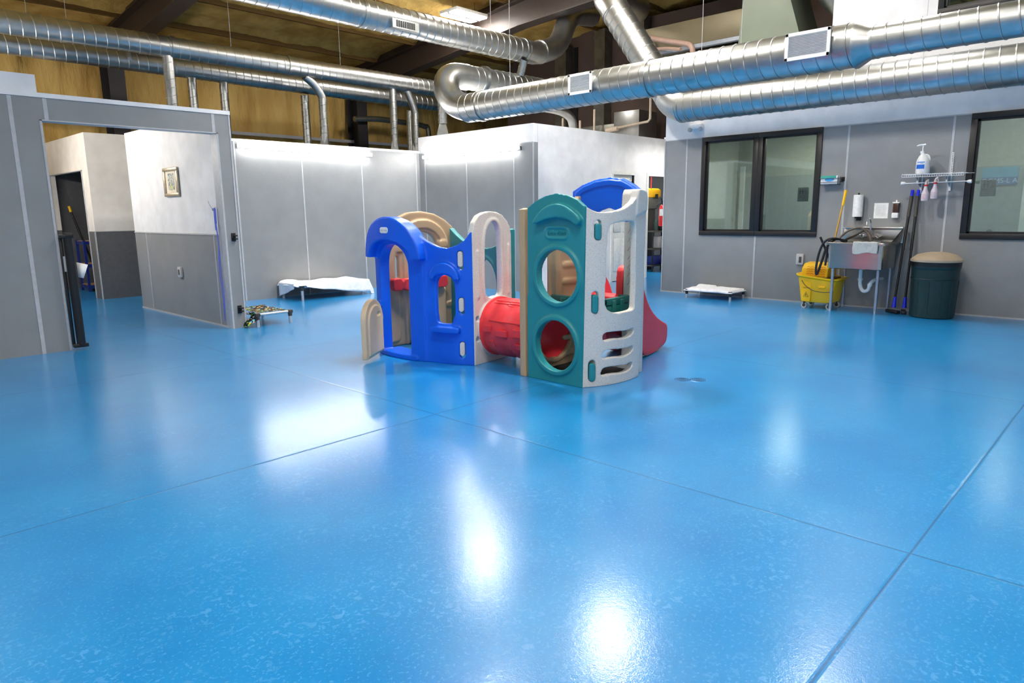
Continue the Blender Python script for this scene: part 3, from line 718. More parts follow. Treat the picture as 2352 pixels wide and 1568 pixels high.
b = B().add([(11.0, 5.42, z0), (11.9, 5.42, z0), (11.9, 4.40, z0), (11.0, 4.40, z0), (11.0, 5.25, z1), (11.9, 5.25, z1), (11.9, 5.05, z1), (11.0, 5.05, z1)], [(0,1,2,3),(4,7,6,5),(0,3,7,4),(1,5,6,2),(0,4,5,1),(3,2,6,7)])
b.build('casing', M['bigplen'], tt, smooth=False)
B().box((10.98, 4.38, z0-.03), (11.92, 5.44, z0)).build('flange', M['galv2'], tt)
tt = thing('round_elbow_duct', (11.3, 4.0, 4.3), 'dull metal elbow duct beside the upper white wall', 'duct')
B().tube(curve([(11.2, 4.12, 5.6), (11.2, 4.12, 4.9), (11.25, 4.1, 4.55), (11.5, 3.9, 4.3), (11.9, 3.8, 4.2)], 4), .2, 32).build('elbow', M['galv2'], tt)
b = B()
for i in range(7): b.box((11.0, 3.8, 4.25+.05*i), (11.03, 3.88, 4.28+.05*i))
b.build('clip_strip', M['dark'], tt)
one('refrigerant_line', B().tube(curve([(11.36, 7.4, 4.3), (11.36, 7.3, 4.45), (11.25, 7.0, 4.36), (11.1, 6.5, 4.2), (11.0, 6.25, 4.1), (11.0, 6.2, 3.9)], 5), .045, 12).tube(curve([(11.36, 7.3, 4.25), (11.25, 6.9, 4.2), (11.1, 6.5, 4.1)], 4), .03, 10), M['copper'], 'pinkish insulated refrigerant lines between the thick ducts and box duct', 'pipe')
tt = thing('strip_fixture', (11.4, 4.6, 3.3), 'white lit strip fixture glimpsed between the two thick right ducts', 'strip light')
B().box((11.3, 4.2, 3.36), (11.45, 5.5, 3.40)).build('housing', M['hbgrey'], tt); B().box((11.31, 4.22, 3.33), (11.44, 5.48, 3.36)).build('light_tube', M['led'], tt)
# ================================================================== play structure
ps = thing('play_structure', (4.6, 4.5, 0), 'plastic climber with blue door arch, red tunnel, teal tower and slide in mid floor', 'playset')
blue = [(4.12,5.82),(4.07,5.65),(4.05,5.45),(4.06,5.25),(4.10,5.05),(4.13,4.97),(4.16,4.85),(4.2,4.72),(4.29,4.56)]
fb = bend(blue)
doorhole = [(.17,.045)]+[(.62,.045)]+arc(.395, .885, .225, .225, 0, 180, 18)
dbody = [(.04,0),(.79,0),(.80,1.13)]+arc(.42, .98, .385, .375, 18, 180, 22)+[(.04,.9)]
wbody = [(.74,0),(1.30,0)]+[(1.30,1.225),(1.285,1.228),(1.262,1.2),(1.223,1.15),(1.146,1.107),(1.048,1.079),(.962,1.09),(.887,1.116),(.80,1.16),(.74,1.2)]
win = chaikin([(.915,.40),(.915,.74),(.935,.80),(.98,.832),(1.04,.834),(1.096,.806),(1.125,.743),(1.12,.385),(.96,.378)], 1)
tabz = [(.06,.222),(.474,.634),(.884,1.059)]
slots = [rr(1.158, a, 1.212, c, .026) for a, c in tabz]
def crescent(cu, cv, ro, rvo, ri, rvi, a0=0, a1=180, n=24):
    return arc(cu, cv, ro, rvo, a0, a1, n)+arc(cu, cv, ri, rvi, a1, a0, n)
hood = crescent(.425, .975, .395, .395, .295, .18)
whood = crescent(1.03, .80, .15, .15, .10, .055)
mould('door_and_window_panel', [
    (dbody, [doorhole], -.085, .02), (wbody, [win]+slots, -.05, 0.0),
    (hood, [], -.03, .115), (whood, [], -.01, .055), (rr(.875, .305, 1.175, .358, .02), [], -.01, .065),
    (rr(.10, .0, .70, .05, .02), [], -.20, .03)], M['pblue'], ps, fb, .009, 4)
for i, (a, c) in enumerate(tabz):
    mould('lock_tab', [(rr(1.163, a+.028, 1.208, c-.004, .02), [], -.03, .012)], M['granite'], ps, fb, .006, 3)['label'] = 'white tab pushed through blue panel'
pl = mould('name_plate', [(rr(.365, 1.215, .475, 1.272, .022), [], .108, .122)], M['wplast'], ps, fb, .004, 1)
text('lettering', 'little tikes', .026, M['greyink'], pl, lambda u, v, w: fb(.42+u, 1.243+v, .1215+w), .0006)
# gate
def gate_fn(u, v, w):
    a = Vector((4.03, 5.64, 0)); c = Vector((3.66, 5.42, 0)); d = (c-a).normalized(); nn = Vector((-d.y, d.x, 0))
    if nn.dot(Vector((-.7, -.7, 0))) < 0: nn = -nn
    return a+d*u+nn*w+Vector((0, 0, v))
go = [(0.0,.05),(.42,.03),(.42,.36)]+arc(.21, .39, .21, .20, 0, 180, 16)+[(0.0,.36)]
gi = [(.045,.07),(.37,.06),(.37,.36)]+arc(.20, .38, .165, .15, 0, 180, 16)+[(.045,.36)]
mould('gate', [(go, [], -.03, .02), (gi, [rr(.10, .425, .19, .46, .017)], .0, .038)], M['pcream'], ps, gate_fn, .007, 3)
b = B()
for z in (.12, .5): b.tube([(4.035, 5.65, z), (4.035, 5.65, z+.05)], .02, 12)
b.build('gate_hinge', M['pblue'], ps)
# panel with the tall oval
wo = [(4.29,4.56),(4.45,4.58),(4.65,4.6),(4.88,4.64)]; fo = bend(wo)
oo = [(0,0),(0,1.225),(.03,1.31),(.09,1.371),(.17,1.398),(.25,1.408),(.35,1.402),(.44,1.375),(.52,1.32),(.575,1.25),(.59,1.18),(.59,0)]
oval = chaikin([(.165,.62),(.152,.73),(.155,.95),(.163,1.12),(.185,1.23),(.234,1.297),(.29,1.322),(.345,1.305),(.385,1.255),(.405,1.14),(.412,.9),(.412,.67),(.385,.615),(.30,.605)], 2)
mould('oval_window_panel', [(oo, [oval, circ(.335, .335, .235), circ(.045, .435, .024), circ(.045, .24, .024)], -.06, .0), (circ(.335, .335, .285), [circ(.335, .335, .235)], -.05, .02),
    (chaikin([(.13,.58),(.12,.9),(.14,1.2),(.2,1.32),(.29,1.35),(.38,1.32),(.435,1.2),(.445,.9),(.44,.58),(.29,.565)],2), [oval], -.05, .012),
    (rr(.045, .62, .075, 1.06, .014), [], -.01, .014), (rr(.52, .62, .545, 1.1, .012), [], -.01, .012)], M['granite'], ps, fo, .009, 4)
# far side panel with the dip and round hole
te = [(4.9,4.65),(5.0,5.0),(5.12,5.4),(5.2,5.88)]; ft = bend(te)
to = [(0,0),(0,1.235),(.03,1.243),(.08,1.19),(.15,1.13),(.227,1.085),(.394,1.044),(.586,1.03),(.8,1.05),(1.017,1.105),(1.15,1.17),(1.25,1.235),(1.265,0)]
mould('dipped_side_panel', [(to, [circ(.52, .665, .255), circ(.98, .5, .12)], -.03, .03), (circ(.52, .665, .29), [circ(.52, .665, .255)], -.04, .04)], M['pteal'], ps, ft, .01, 4)
# tan rear panel
fy = lambda Y, x0: (lambda u, v, w: Vector((x0+u, Y-w, v)))
f2 = fy(5.93, 4.15)
tano = [(.06,0),(1.10,0),(1.10,1.242)]+[(.988,1.325),(.836,1.39),(.65,1.42),(.469,1.407),(.362,1.37),(.25,1.31),(.13,1.22),(.06,1.1)]
opening = [(.44,.74),(.86,.74),(.86,1.03)]+arc(.65, 1.03, .21, .17, 0, 180, 14)
mould('tan_rear_panel', [(tano, [opening, rr(.275, .715, .33, .955, .025)], -.03, .03), (crescent(.65, 1.0, .36, .33, .27, .24, 0, 180), [], .0, .055),
    (rr(.37, .0, .42, 1.12, .02), [], .0, .055), (rr(.60, .74, .63, 1.2, .012), [], -.02, .02), (rr(.42, .05, .9, .60, .05), [], .0, .12), (rr(.08, .05, .30, .62, .05), [], .0, .05),
    (rr(.95, .80, 1.06, .86, .03), [], .0, .06), (rr(.95, .35, 1.06, .41, .03), [], .0, .06), (rr(.86, 1.02, .98, 1.10, .03), [], .0, .07)], M['ptan'], ps, f2, .011, 4)
f3 = fy(5.80, 4.15)
mould('counter_rail', [(rr(.15, .605, .27, .735, .03), [], -.05, .03), (rr(.285, .60, .87, .725, .03), [], -.05, .05)], M['pred'], ps, f3, .01, 4)
# tunnel
def hollow(c, prof, m, name, parent, axis='Y', n=56):
    c = Vector(c); bm = bmesh.new(); rings = []
    for r, h in prof: rings.append([bm.verts.new(c+Vector((r*math.cos(2*PI*j/n), h, r*math.sin(2*PI*j/n)))) for j in range(n)])
    for q, w in zip(rings, rings[1:]+rings[:1]):
        for j in range(n): bm.faces.new((q[j], q[(j+1) % n], w[(j+1) % n], w[j]))
    q = B(); q.m.free(); q.m = bm; return q.build(name, m, parent, ang=50)
tun = hollow((4.62, 0, .335), [(.245,3.93),(.275,3.93),(.275,4.0),(.262,4.02),(.262,4.10),(.274,4.12),(.274,4.21),(.262,4.23),(.262,4.30),(.274,4.33),(.274,4.46),(.262,4.49),(.262,4.54),(.28,4.55),(.28,4.60),(.24,4.60)], M['pred'], 'tunnel', ps)
b = B()
def bump(ang, y0, y1, h, dr):
    a = math.radians(ang); c = Vector((4.62+math.cos(a)*.27, 0, .335+math.sin(a)*.27)); tdir = Vector((-math.sin(a), 0, math.cos(a))); rd = Vector((math.cos(a), 0, math.sin(a)))
    P = []
    for k in (0, dr):
        for s, y in ((-h, y0), (h, y0), (h, y1), (-h, y1)): P.append(c+tdir*s+rd*k+Vector((0, y, 0)))
    b.add(P, [(3,2,1,0),(4,5,6,7),(0,1,5,4),(1,2,6,5),(2,3,7,6),(3,0,4,7)])
for A, y0, y1, h, dr in ((178, 4.03, 4.13, .035, .018), (182, 4.20, 4.34, .03, .018), (205, 4.03, 4.12, .03, .012), (205, 4.38, 4.44, .03, .012), (176, 4.40, 4.50, .03, .018), (160, 4.05, 4.45, .006, .012), (120, 4.03, 4.5, .004, .010), (112, 4.03, 4.5, .004, .010)): bump(A, y0, y1, h, dr)
b.build('tunnel_lock', M['pred'], tun, bev=.004)
# teal tower front
ff = bend([(4.28,3.93),(4.28,3.62),(4.28,3.28)])
tout = [(.03,0),(.625,0),(.635,1.432),(.56,1.487),(.46,1.524),(.345,1.541),(.24,1.524),(.13,1.485),(.045,1.433)]
h1, h2 = (.362, .885), (.345, .312)
tb = [(.13,1.31),(.18,1.372),(.25,1.43),(.36,1.462),(.46,1.45),(.55,1.40),(.61,1.355),(.625,1.325),(.60,1.292),(.57,1.295),(.525,1.33),(.43,1.352),(.31,1.348),(.22,1.32),(.165,1.30)]
capo = rr(.235, 1.18, .485, 1.283, .05, 8); capi = rr(.252, 1.195, .468, 1.268, .036, 8)
tp = mould('tower_front_panel', [(tout, [circ(*h1, .215), circ(*h2, .215)], -.04, .0), (circ(*h1, .25), [circ(*h1, .212)], -.06, .018), (circ(*h2, .25), [circ(*h2, .212)], -.06, .018),
    (chaikin(tb, 1), [], -.01, .05), (capo, [capi], -.005, .009)], M['pteal'], ps, ff, .0075, 2)
text('lettering', 'little tikes', .048, M['pteal'], tp, lambda u, v, w: ff(.36+u, 1.231+v, .002+w), .006)
# tan tunnel-side wall of the tower
f4 = fy(3.945, 4.27)
mould('ladder_panel', [([(0,0),(.83,0),(.83,1.57),(.76,1.55),(.6,1.38),(.4,1.30),(.2,1.32),(.05,1.43),(0,1.42)], [rr(.07, .62, .36, 1.24, .06), circ(.39, .335, .235)], -.03, .03),
    (rr(.365, .62, .45, 1.3, .03), [], .0, .06), (circ(.39, .335, .27), [circ(.39, .335, .235)], .0, .05)]+[(rr(.50, z-.022, .74, z+.022, .02), [], .02, .045) for z in (.78, .93, 1.08, 1.2, .42, .27, .12)],
    M['ptan'], ps, f4, .01, 3)
# white climbing panel
wf = [(4.28,3.31),(4.43,3.22),(4.62,3.17),(4.83,3.17),(5.03,3.22)]; fw = bend(wf)
wout = [(0,0),(0.675,0),(.70,.35),(.74,.7),(.775,1.1),(.785,1.5),(.76,1.552),(.70,1.57),(.60,1.57),(.575,1.56),(.555,1.50),(.50,1.465),(.40,1.42),(.309,1.398),(.2,1.388),(.13,1.39),(.08,1.405),(.03,1.432),(0,1.43)]
wwin = chaikin([(.198,.585),(.203,.8),(.212,1.15),(.222,1.26),(.25,1.30),(.35,1.31),(.50,1.318),(.545,1.30),(.559,1.2),(.563,.62),(.545,.588)], 2)
sl = [chaikin([(.175,.39),(.19,.437),(.3,.437),(.45,.43),(.565,.44),(.555,.39),(.42,.365),(.3,.38),(.19,.366)], 2),
      chaikin([(.170,.245),(.185,.29),(.3,.292),(.45,.28),(.555,.295),(.545,.24),(.42,.215),(.3,.228),(.185,.217)], 2),
      chaikin([(.165,.10),(.18,.15),(.3,.152),(.45,.14),(.55,.155),(.54,.10),(.42,.075),(.3,.09),(.178,.08)], 2)]
wt = [(.098,1.175,1.33),(.078,.60,.775),(.058,.045,.222)]
mould('climbing_panel', [(wout, [wwin]+sl+[rr(u, a, u+.06, c, .028) for u, a, c in wt], -.055, .0), ([(.55,1.36),(.78,1.40),(.785,1.5),(.76,1.555),(.60,1.57),(.57,1.53)], [], -.14, .01),
    (rr(.0, 1.365, .57, 1.385, .005), [], -.07, .0)], M['granite'], ps, fw, .0085, 4)
for u, a, c in wt: mould('lock_tab', [(rr(u+.004, a+.002, u+.056, c-.026, .022), [], -.04, .01)], M['pteal'], ps, fw, .006, 3)['label'] = 'teal tab pushed through white panel'
# blue arch at the back with white posts below
f5 = lambda u, v, w: Vector((5.03-w, 4.0-u, v))
ba = [(-.01,1.30),(-.01,1.575),(.1,1.63),(.25,1.672),(.4,1.685),(.53,1.668),(.64,1.615),(.72,1.56),(.74,1.30),(.56,1.295),(.54,1.35),(.47,1.40),(.38,1.425),(.29,1.40),(.21,1.35),(.19,1.3)]
mould('back_arch', [(ba, [], -.05, .0), ([(.03,1.5),(.03,1.56),(.12,1.61),(.25,1.65),(.4,1.663),(.53,1.647),(.63,1.6),(.69,1.55),(.69,1.5),(.62,1.56),(.53,1.60),(.4,1.615),(.25,1.60),(.12,1.56)], [], -.01, .018)], M['pblue'], ps, f5, .009, 3)
mould('back_post_panel', [([(.0,0),(.74,0),(.74,1.31),(.56,1.31),(.56,.62),(.19,.62),(.19,1.31),(.0,1.31)], [rr(.19, .04, .55, .52, .05)], -.05, .0)], M['granite'], ps, f5, .01, 3)
b = B()                        # faint pink drawing embossed on the post
for k in range(7):
    z = .76+.075*k; b.tube([(5.026, 4.0-.60, z), (5.024, 4.0-.64, z+.05), (5.026, 4.0-.69, z+.01), (5.026, 4.0-.62, z-.01)], .0022, 6)
b.build('scribble_relief', M['redink'], ps)
# deck
b = B(); b.box((4.62, 3.34, .50), (5.0, 3.93, .62), .02); b.box((4.62, 3.34, .62), (4.66, 3.93, .68), .012); b.box((4.62, 3.34, .62), (5.0, 3.38, .68), .012); b.box((4.96, 3.34, .62), (5.0, 3.45, .68), .01)
for y in (3.45, 3.6, 3.75): b.box((4.605, y, .50), (4.63, y+.06, .66), .008)
for x in (4.72, 4.84): b.box((x, 3.325, .50), (x+.05, 3.35, .66), .008)
b.build('deck', M['ptealdk'], ps)
B().box((4.33, 3.36, .0), (4.98, 3.92, .03), .01).build('tower_floor', M['rubber'], ps)
# slide
def slide_side(Y0, Y1):
    top = [(5.02,.86),(5.08,.93),(5.18,.92),(5.28,.86),(5.40,.80),(5.50,.72),(5.57,.62),(5.66,.51),(5.83,.385),(6.02,.30),(6.16,.255),(6.20,.22)]
    bot = [(6.20,.11),(6.17,.06),(6.08,.03),(5.8,.0),(5.62,.01),(5.50,.08),(5.40,.28),(5.25,.46),(5.1,.56),(5.02,.58)]
    return (chaikin(top+bot, 1), [], Y0, Y1)
bed = chaikin([(5.0,.66),(5.16,.67),(5.34,.60),(5.52,.42),(5.68,.28),(5.88,.18),(6.16,.14),(6.16,.10),(5.86,.12),(5.66,.20),(5.48,.34),(5.3,.53),(5.0,.60)], 1)
mould('slide', [slide_side(-3.52, -3.45), slide_side(-3.90, -3.83), (bed, [], -3.87, -3.48)],
    M['pred'], ps, lambda u, v, w: Vector((u, -w+.2*(u-5.05), v)), .011, 4)

# ================================================================== raised pet beds
def cot(x0, y0, x1, y1, zt, rt, lab, cover, corner, legm, covm, group=None, lr=.022):
    t = thing('pet_cot', ((x0+x1)/2, (y0+y1)/2, 0), lab, 'pet bed')
    P = [(x0,y0),(x1,y0),(x1,y1),(x0,y1)]
    for i, (x, y) in enumerate(P):
        B().tube([(x, y, 0), (x, y, zt-.04)], lr, 16).build('leg', M[legm], t)
        B().tube([(x, y, zt-.07), (x, y, zt+.005)], [lr*1.15, lr*1.5], 16).box((x-lr*1.4, y-lr*1.4, zt-.03), (x+lr*1.4, y+lr*1.4, zt+.012), .008).build('corner_joint', M[corner], t)
        q = P[(i+1) % 4]; B().tube([(x, y, zt-.01), (q[0], q[1], zt-.01)], lr*.8, 12).build('frame_rail', M[legm], t)
    if cover:
        nx, ny = 24, 18
        def f(u, v):
            return (x0+.02+(x1-x0-.04)*u, y0+.02+(y1-y0-.04)*v, zt+.012-.02*math.sin(PI*u)*math.sin(PI*v)+.004*noise.noise(Vector((u*6, v*6, 1))))
        b = B(); V = [[b.m.verts.new(f(i/nx, j/ny)) for j in range(ny+1)] for i in range(nx+1)]
        for i in range(nx):
            for j in range(ny): b.m.faces.new((V[i][j], V[i+1][j], V[i+1][j+1], V[i][j+1]))
        b.build('bed_fabric', M[covm], t, ang=180)
    return t
def drape(name, nx, ny, f, m, label, cat):
    b = B(); V = [[b.m.verts.new(f(i/nx, j/ny)) for j in range(ny+1)] for i in range(nx+1)]
    for i in range(nx):
        for j in range(ny): b.m.faces.new((V[i][j], V[i+1][j], V[i+1][j+1], V[i][j+1]))
    for fc in b.m.faces: fc.smooth = True
    o = one(name, b, m, label, cat, ang=180); s = o.modifiers.new('s', 'SOLIDIFY'); s.thickness = .004; return o
cot(5.80, 10.28, 6.97, 10.90, .235, 0, 'large raised pet cot under the long white sheet by the pen wall', True, 'dark', 'alu', 'dark')
def sh(u, v):
    # sheet over the cot, hanging to the floor at the right and front
    x = 5.74+(7.34-5.74)*u; y = 10.17+(11.0-10.17)*v; z = .262
    z += .018*noise.noise(Vector((x*4, y*5, 2)))+.05*max(0, math.sin(PI*min(1, max(0, (x-5.75)/.35))))*(v > .3)*.9
    zr = max(0, (x-7.11))/.23; yf = max(0, (10.27-y))/.10
    fl = min(1, max(0, (x-5.85)/1.1))
    if yf > 0: z -= yf*(.04+.17*fl); y = 10.245-.025*yf-.012*math.sin(x*13)
    if zr > 0: z -= min(1, zr)*.20; x = 7.11+.07*zr
    if x < 5.80: z -= (5.80-x)/.06*.05*(.4+.6*v); 
    if y < 10.27 and x < 5.86: z = max(z, .255)
    return (x, y+.006*math.sin(x*9), max(z, .008))
drape('bed_sheet', 90, 50, sh, M['sheet'], 'long white sheet thrown over the large cot by the pen wall, hanging to the floor', 'sheet')
drape('bed_sheet_end', 12, 20, lambda u, v: (5.755-.012*math.sin(v*9), 10.45+.5*v, .27-.24*u*(.35+.65*v)), M['sheet'], 'short hanging end of white sheet at the left of the large cot', 'sheet')
cot(4.03, 8.29, 4.48, 9.04, .165, 0, 'small raised pet cot with black animal print fabric beside the grey pillar', True, 'dark', 'alu', 'animal')
drape('print_cloth', 14, 22, lambda u, v: (3.975+.05*math.sin(v*5)+.02*math.sin(u*9+v*3)-.03*v*(1-u), 8.27+.16*u+.02*math.sin(v*8), .185-.17*v+.01*math.sin(u*7)), M['animal'], 'bunched black animal print cloth hanging off the small cot to the floor', 'cloth')
cot(10.02, 4.87, 10.47, 5.62, .13, 0, 'small raised pet cot with white cover against the right wall under the double window', True, 'black', 'alu', 'sheet', lr=.018)
def sh3(u, v):
    x = 9.985+.52*u; y = 4.83+.84*v; e = min(u, 1-u, v, 1-v); z = .158+.012*noise.noise(Vector((x*6, y*6, 5)))+(.022 if u > .8 and v > .6 else 0)*1
    if e < .05: z -= (.05-e)/.05*.04
    return (x, y, z)
drape('bed_cover', 40, 50, sh3, M['sheet'], 'thin white cover lying on the small cot under the double window', 'sheet')

# ================================================================== left area objects
# picture
t = thing('framed_picture', (3.77, 9.9, 1.66), 'small silver framed animal drawing on the white wall seen through the opening', 'picture')
y0, y1, z0, z1 = 9.66, 10.15, 1.66, 2.04; X = 3.77
b = B()
for q in (((X-.03, y0, z0), (X-.002, y1, z0+.045)), ((X-.03, y0, z1-.045), (X-.002, y1, z1)), ((X-.03, y0, z0+.045), (X-.002, y0+.06, z1-.045)), ((X-.03, y1-.06, z0+.045), (X-.002, y1, z1-.045))): b.box(*q, .008)
b.build('picture_frame', mat('champagne_silver_frame', (184, 172, 150), .35, .6), t)
B().box((X-.012, y0+.05, z0+.04), (X-.008, y1-.05, z1-.04)).build('mat_board', mat('cream_mat_board', (238, 226, 204), .8), t)
am = mat('sketch_artwork', (206, 206, 196), .8, col2=(120, 124, 116), nscale=38, thr=(.48, .6))
B().box((X-.0135, y0+.14, z0+.085), (X-.0125, y1-.14, z1-.075)).build('drawing', am, t)
b = B(); b.prism(circ(0, 0, .045, .03), 0, .001, lambda u, v, w: (X-.0145+w, 9.9+u, 1.78+v)); b.build('drawing_accent', mat('pale_yellow_ink', (206, 206, 130), .8), t)
# switch / dispenser on picture wall
t = thing('wall_outlet', (3.77, 9.89, .57), 'small grey outlet box low on the wall below the framed picture', 'outlet')
B().box((3.735, 9.84, .565), (3.77, 9.95, .71), .012).build('cover', M['gplast'], t); B().box((3.73, 9.875, .60), (3.737, 9.915, .675), .003).build('socket', M['dark'], t)
t = thing('wall_outlet', (RW, 4.02, .57), 'light grey outlet box on the right wall above the yellow mop bucket', 'outlet')
B().box((RW-.04, 3.965, .565), (RW, 4.075, .73), .012).build('cover', M['gplast'], t); B().box((RW-.045, 3.99, .60), (RW-.038, 4.03, .69), .003).build('socket', M['dark'], t)
# hook and leash
one('wall_hook', B().tube(curve([(3.765, 8.62, 1.50), (3.74, 8.62, 1.48), (3.71, 8.62, 1.50), (3.70, 8.66, 1.56), (3.715, 8.69, 1.575)], 5), .005, 8).tube(curve([(3.76, 8.62, 1.50), (3.72, 8.60, 1.46), (3.70, 8.57, 1.49)], 4), .005, 8), M['alu'], 'bent metal hook on the wall end above the blue leash', 'hook')
def lc(off, ph):
    pts = []
    for k in range(24):
        v = k/23; z = 1.49-1.40*v; pts.append((3.742+off*.3, 8.60-.012+off*math.sin(v*7+ph)+.015*math.sin(v*14+ph)-.02*v, z))
    return pts
t = thing('dog_leash', (3.74, 8.59, .1), 'long blue leash hanging from the hook beside the opening', 'leash')
B().tube(lc(.012, 0), .005, 7).tube(lc(-.014, .4), .005, 7).build('cord', M['leash'], t)
B().tube([(3.738, 8.60, 1.49), (3.738, 8.605, 1.36), (3.738, 8.598, 1.22)], .009, 8).tube([(3.745, 8.585, 1.48), (3.745, 8.59, 1.3)], .007, 8).build('folded_loops', M['leash'], t)
# gate latches on the pillar
for z, l in ((1.085, 'upper black gate latch bracket on the grey pillar'), (.185, 'lower black gate latch bracket near the foot of the grey pillar')):
    t = thing('latch_bracket', (3.86, PY, z), l, 'bracket', 'gate latch brackets')
    B().box((3.84, PY-.012, z), (3.895, PY, z+.10), .004).build('mounting_plate', M['black'], t)
    B().box((3.855, PY-.05, z+.02), (3.905, PY-.012, z+.035), .004).box((3.855, PY-.05, z+.06), (3.905, PY-.012, z+.075), .004).build('catch', M['black'], t)
# retractable gate
t = thing('retractable_gate', (2.05, 8.36, .03), 'rolled black retractable gate standing on the left jamb of the opening', 'gate')
B().tube([(2.075, 8.36, .06), (2.075, 8.36, 1.19)], .042, 20).build('mesh_roll', M['black'], t)
B().box((2.0, 8.33, .03), (2.14, 8.41, .07), .008).build('bottom_bracket', M['black'], t); B().box((2.0, 8.33, 1.185), (2.125, 8.41, 1.225), .008).build('top_bracket', M['black'], t)
B().tube([(2.075, 8.36, 1.215), (2.075, 8.36, 1.245)], [.04, .042], 20).build('top_cap', M['dark'], t)
B().box((2.0, 8.385, .05), (2.03, 8.42, 1.2), .006).build('pull_bar', M['black'], t)
B().box((2.012, 8.37, .84), (2.03, 8.378, 1.0)).build('care_label', M['gplast'], t)
one('paper_notice', B().add([(2.14, 8.42, .93), (2.235, 8.38, .90), (2.18, 8.38, .76), (2.14, 8.42, .77)], [(0,1,2,3)]), M['paper'], 'white paper sheet sticking out beside the rolled black gate', 'paper').modifiers.new('s', 'SOLIDIFY').thickness = .0015
# closet: blue shelf with boards, pole
t = thing('storage_shelf', (4.6, 15.0, 0), 'small blue steel shelf with wooden boards inside the dark closet', 'shelf')
x0, x1, y0, y1 = 3.94, 4.55, 14.85, 15.3
for x in (x0, x1):
    for y in (y0, y1): B().box((x-.02, y-.02, 0), (x+.02, y+.02, .97)).build('post', M['shelfblue'], t)
for z in (.12, .52, .95):
    b = B(); b.box((x0-.015, y0-.015, z-.06), (x1+.015, y0+.01, z)); b.box((x0-.015, y1-.01, z-.06), (x1+.015, y1+.015, z)); b.box((x0-.015, y0, z-.06), (x0+.01, y1, z)); b.box((x1-.01, y0, z-.06), (x1+.015, y1, z)); b.build('shelf_rail', M['shelfblue'], t)
    B().box((x0, y0, z-.012), (x1, y1, z+.008)).build('shelf_board', M['wood'], t)
t = thing('long_handled_tool', (4.2, 15.4, 0), 'black pole with yellow tip leaning in the dark closet', 'broom')
B().tube([(4.30, 15.42, .10), (3.97, 15.55, 1.50)], .02, 10).build('pole', M['black'], t); B().tube([(3.97, 15.55, 1.50), (3.95, 15.56, 1.61)], .026, 10).build('grip', M['yellow'], t)
B().tube([(4.29, 15.424, .14), (4.27, 15.432, .24)], .03, 10).build('collar', M['yellow'], t); B().box((4.15, 15.37, .0), (4.45, 15.47, .12), .01).build('head', M['black'], t)

# ================================================================== floor drain
for k, (x, y) in enumerate(((5.04, 2.84), (5.12, 2.74))):
    t = thing('floor_drain', (x, y, 0), ('left' if k == 0 else 'right')+' round blue painted drain cover of the pair in the floor', 'drain', 'floor drain covers')
    B().lathe((x, y, 0), [(.001, .003), (.068, .003), (.072, .0005)], 32).build('cover', mat('painted_drain', (30, 128, 196), .4), t)
    g = B()
    for rr_ in (.064, .048, .033, .018):
        g.lathe((x, y, .0025), [(rr_-.007, 0), (rr_-.007, .0015), (rr_, .0015), (rr_, 0)], 32)
    g.build('ring_slots', mat('drain_slot_dark', (6, 52, 84), .6), t)
# ================================================================== wash corner on the right wall
# sink
t = thing('utility_sink', (10.1, 3.03, 0), 'stainless steel utility sink on four legs against the right wall', 'sink')
sx0, sx1, sy0, sy1 = 9.80, 10.5, 2.70, 3.385; zt = .945
b = B()    # basin as an open box with rounded corners
def loop(x0, y0, x1, y1, r, z): return [(x, y, z) for x, y in rr(x0, y0, x1, y1, r, 6)]
rings = [loop(sx0-.03, sy0-.03, sx1-.02, sy1+.03, .03, zt-.035), loop(sx0-.03, sy0-.03, sx1-.02, sy1+.03, .03, zt-.01), loop(sx0-.02, sy0-.02, sx1-.03, sy1+.02, .03, zt), loop(sx0+.012, sy0+.012, sx1-.10, sy1-.012, .05, zt-.008),
         loop(sx0+.02, sy0+.02, sx1-.11, sy1-.02, .06, .64), loop(sx0+.07, sy0+.07, sx1-.16, sy1-.07, .05, .61)]
vs = [[b.m.verts.new(p) for p in rg] for rg in rings]
for q, w in zip(vs, vs[1:]):
    for j in range(len(q)): b.m.faces.new((q[j], q[(j+1) % len(q)], w[(j+1) % len(q)], w[j]))
b.m.faces.new(vs[-1])
b.build('rim_and_bowl', M['ss'], t, ang=40)
b = B(); o_ = [loop(sx0, sy0, sx1-.09, sy1, .045, zt-.03), loop(sx0, sy0, sx1-.09, sy1, .045, .60), loop(sx0+.03, sy0+.03, sx1-.12, sy1-.03, .03, .588)]
vs = [[b.m.verts.new(p) for p in rg] for rg in o_]
for q, w in zip(vs, vs[1:]):
    for j in range(len(q)): b.m.faces.new((q[j], q[(j+1) % len(q)], w[(j+1) % len(q)], w[j]))
b.m.faces.new(vs[-1]); b.build('basin_shell', M['ss'], t, ang=40)
b = B(); b.box((10.46, 2.64, .92), (10.50, 3.41, 1.125), .006); b.box((10.40, 2.64, 1.11), (10.505, 3.41, 1.135), .006)
b.add([(10.46, 2.66, .93), (10.46, 2.64, 1.12), (9.80+.25, 2.66, .945), (10.46, 2.66, .93), (10.46, 2.655, 1.12), (10.05, 2.675, .945)], [(0,1,2), (3,5,4)])
b.build('backsplash', M['ss'], t)
for x, y in ((9.86, 3.32), (9.93, 2.77), (10.40, 2.75), (10.40, 3.34)):
    B().tube([(x, y, .04), (x, y, .60)], .02, 14).build('leg', M['zinc'], t); B().tube([(x, y, 0), (x, y, .045)], [.012, .018], 12).build('foot', M['alu'], t)
b = B()
b.tube(curve([(10.12, 3.04, .60), (10.12, 3.04, .40), (10.12, 3.02, .31), (10.12, 2.98, .275), (10.12, 2.93, .30), (10.12, 2.91, .38), (10.2, 2.88, .43), (10.45, 2.86, .43)], 5), .024, 14)
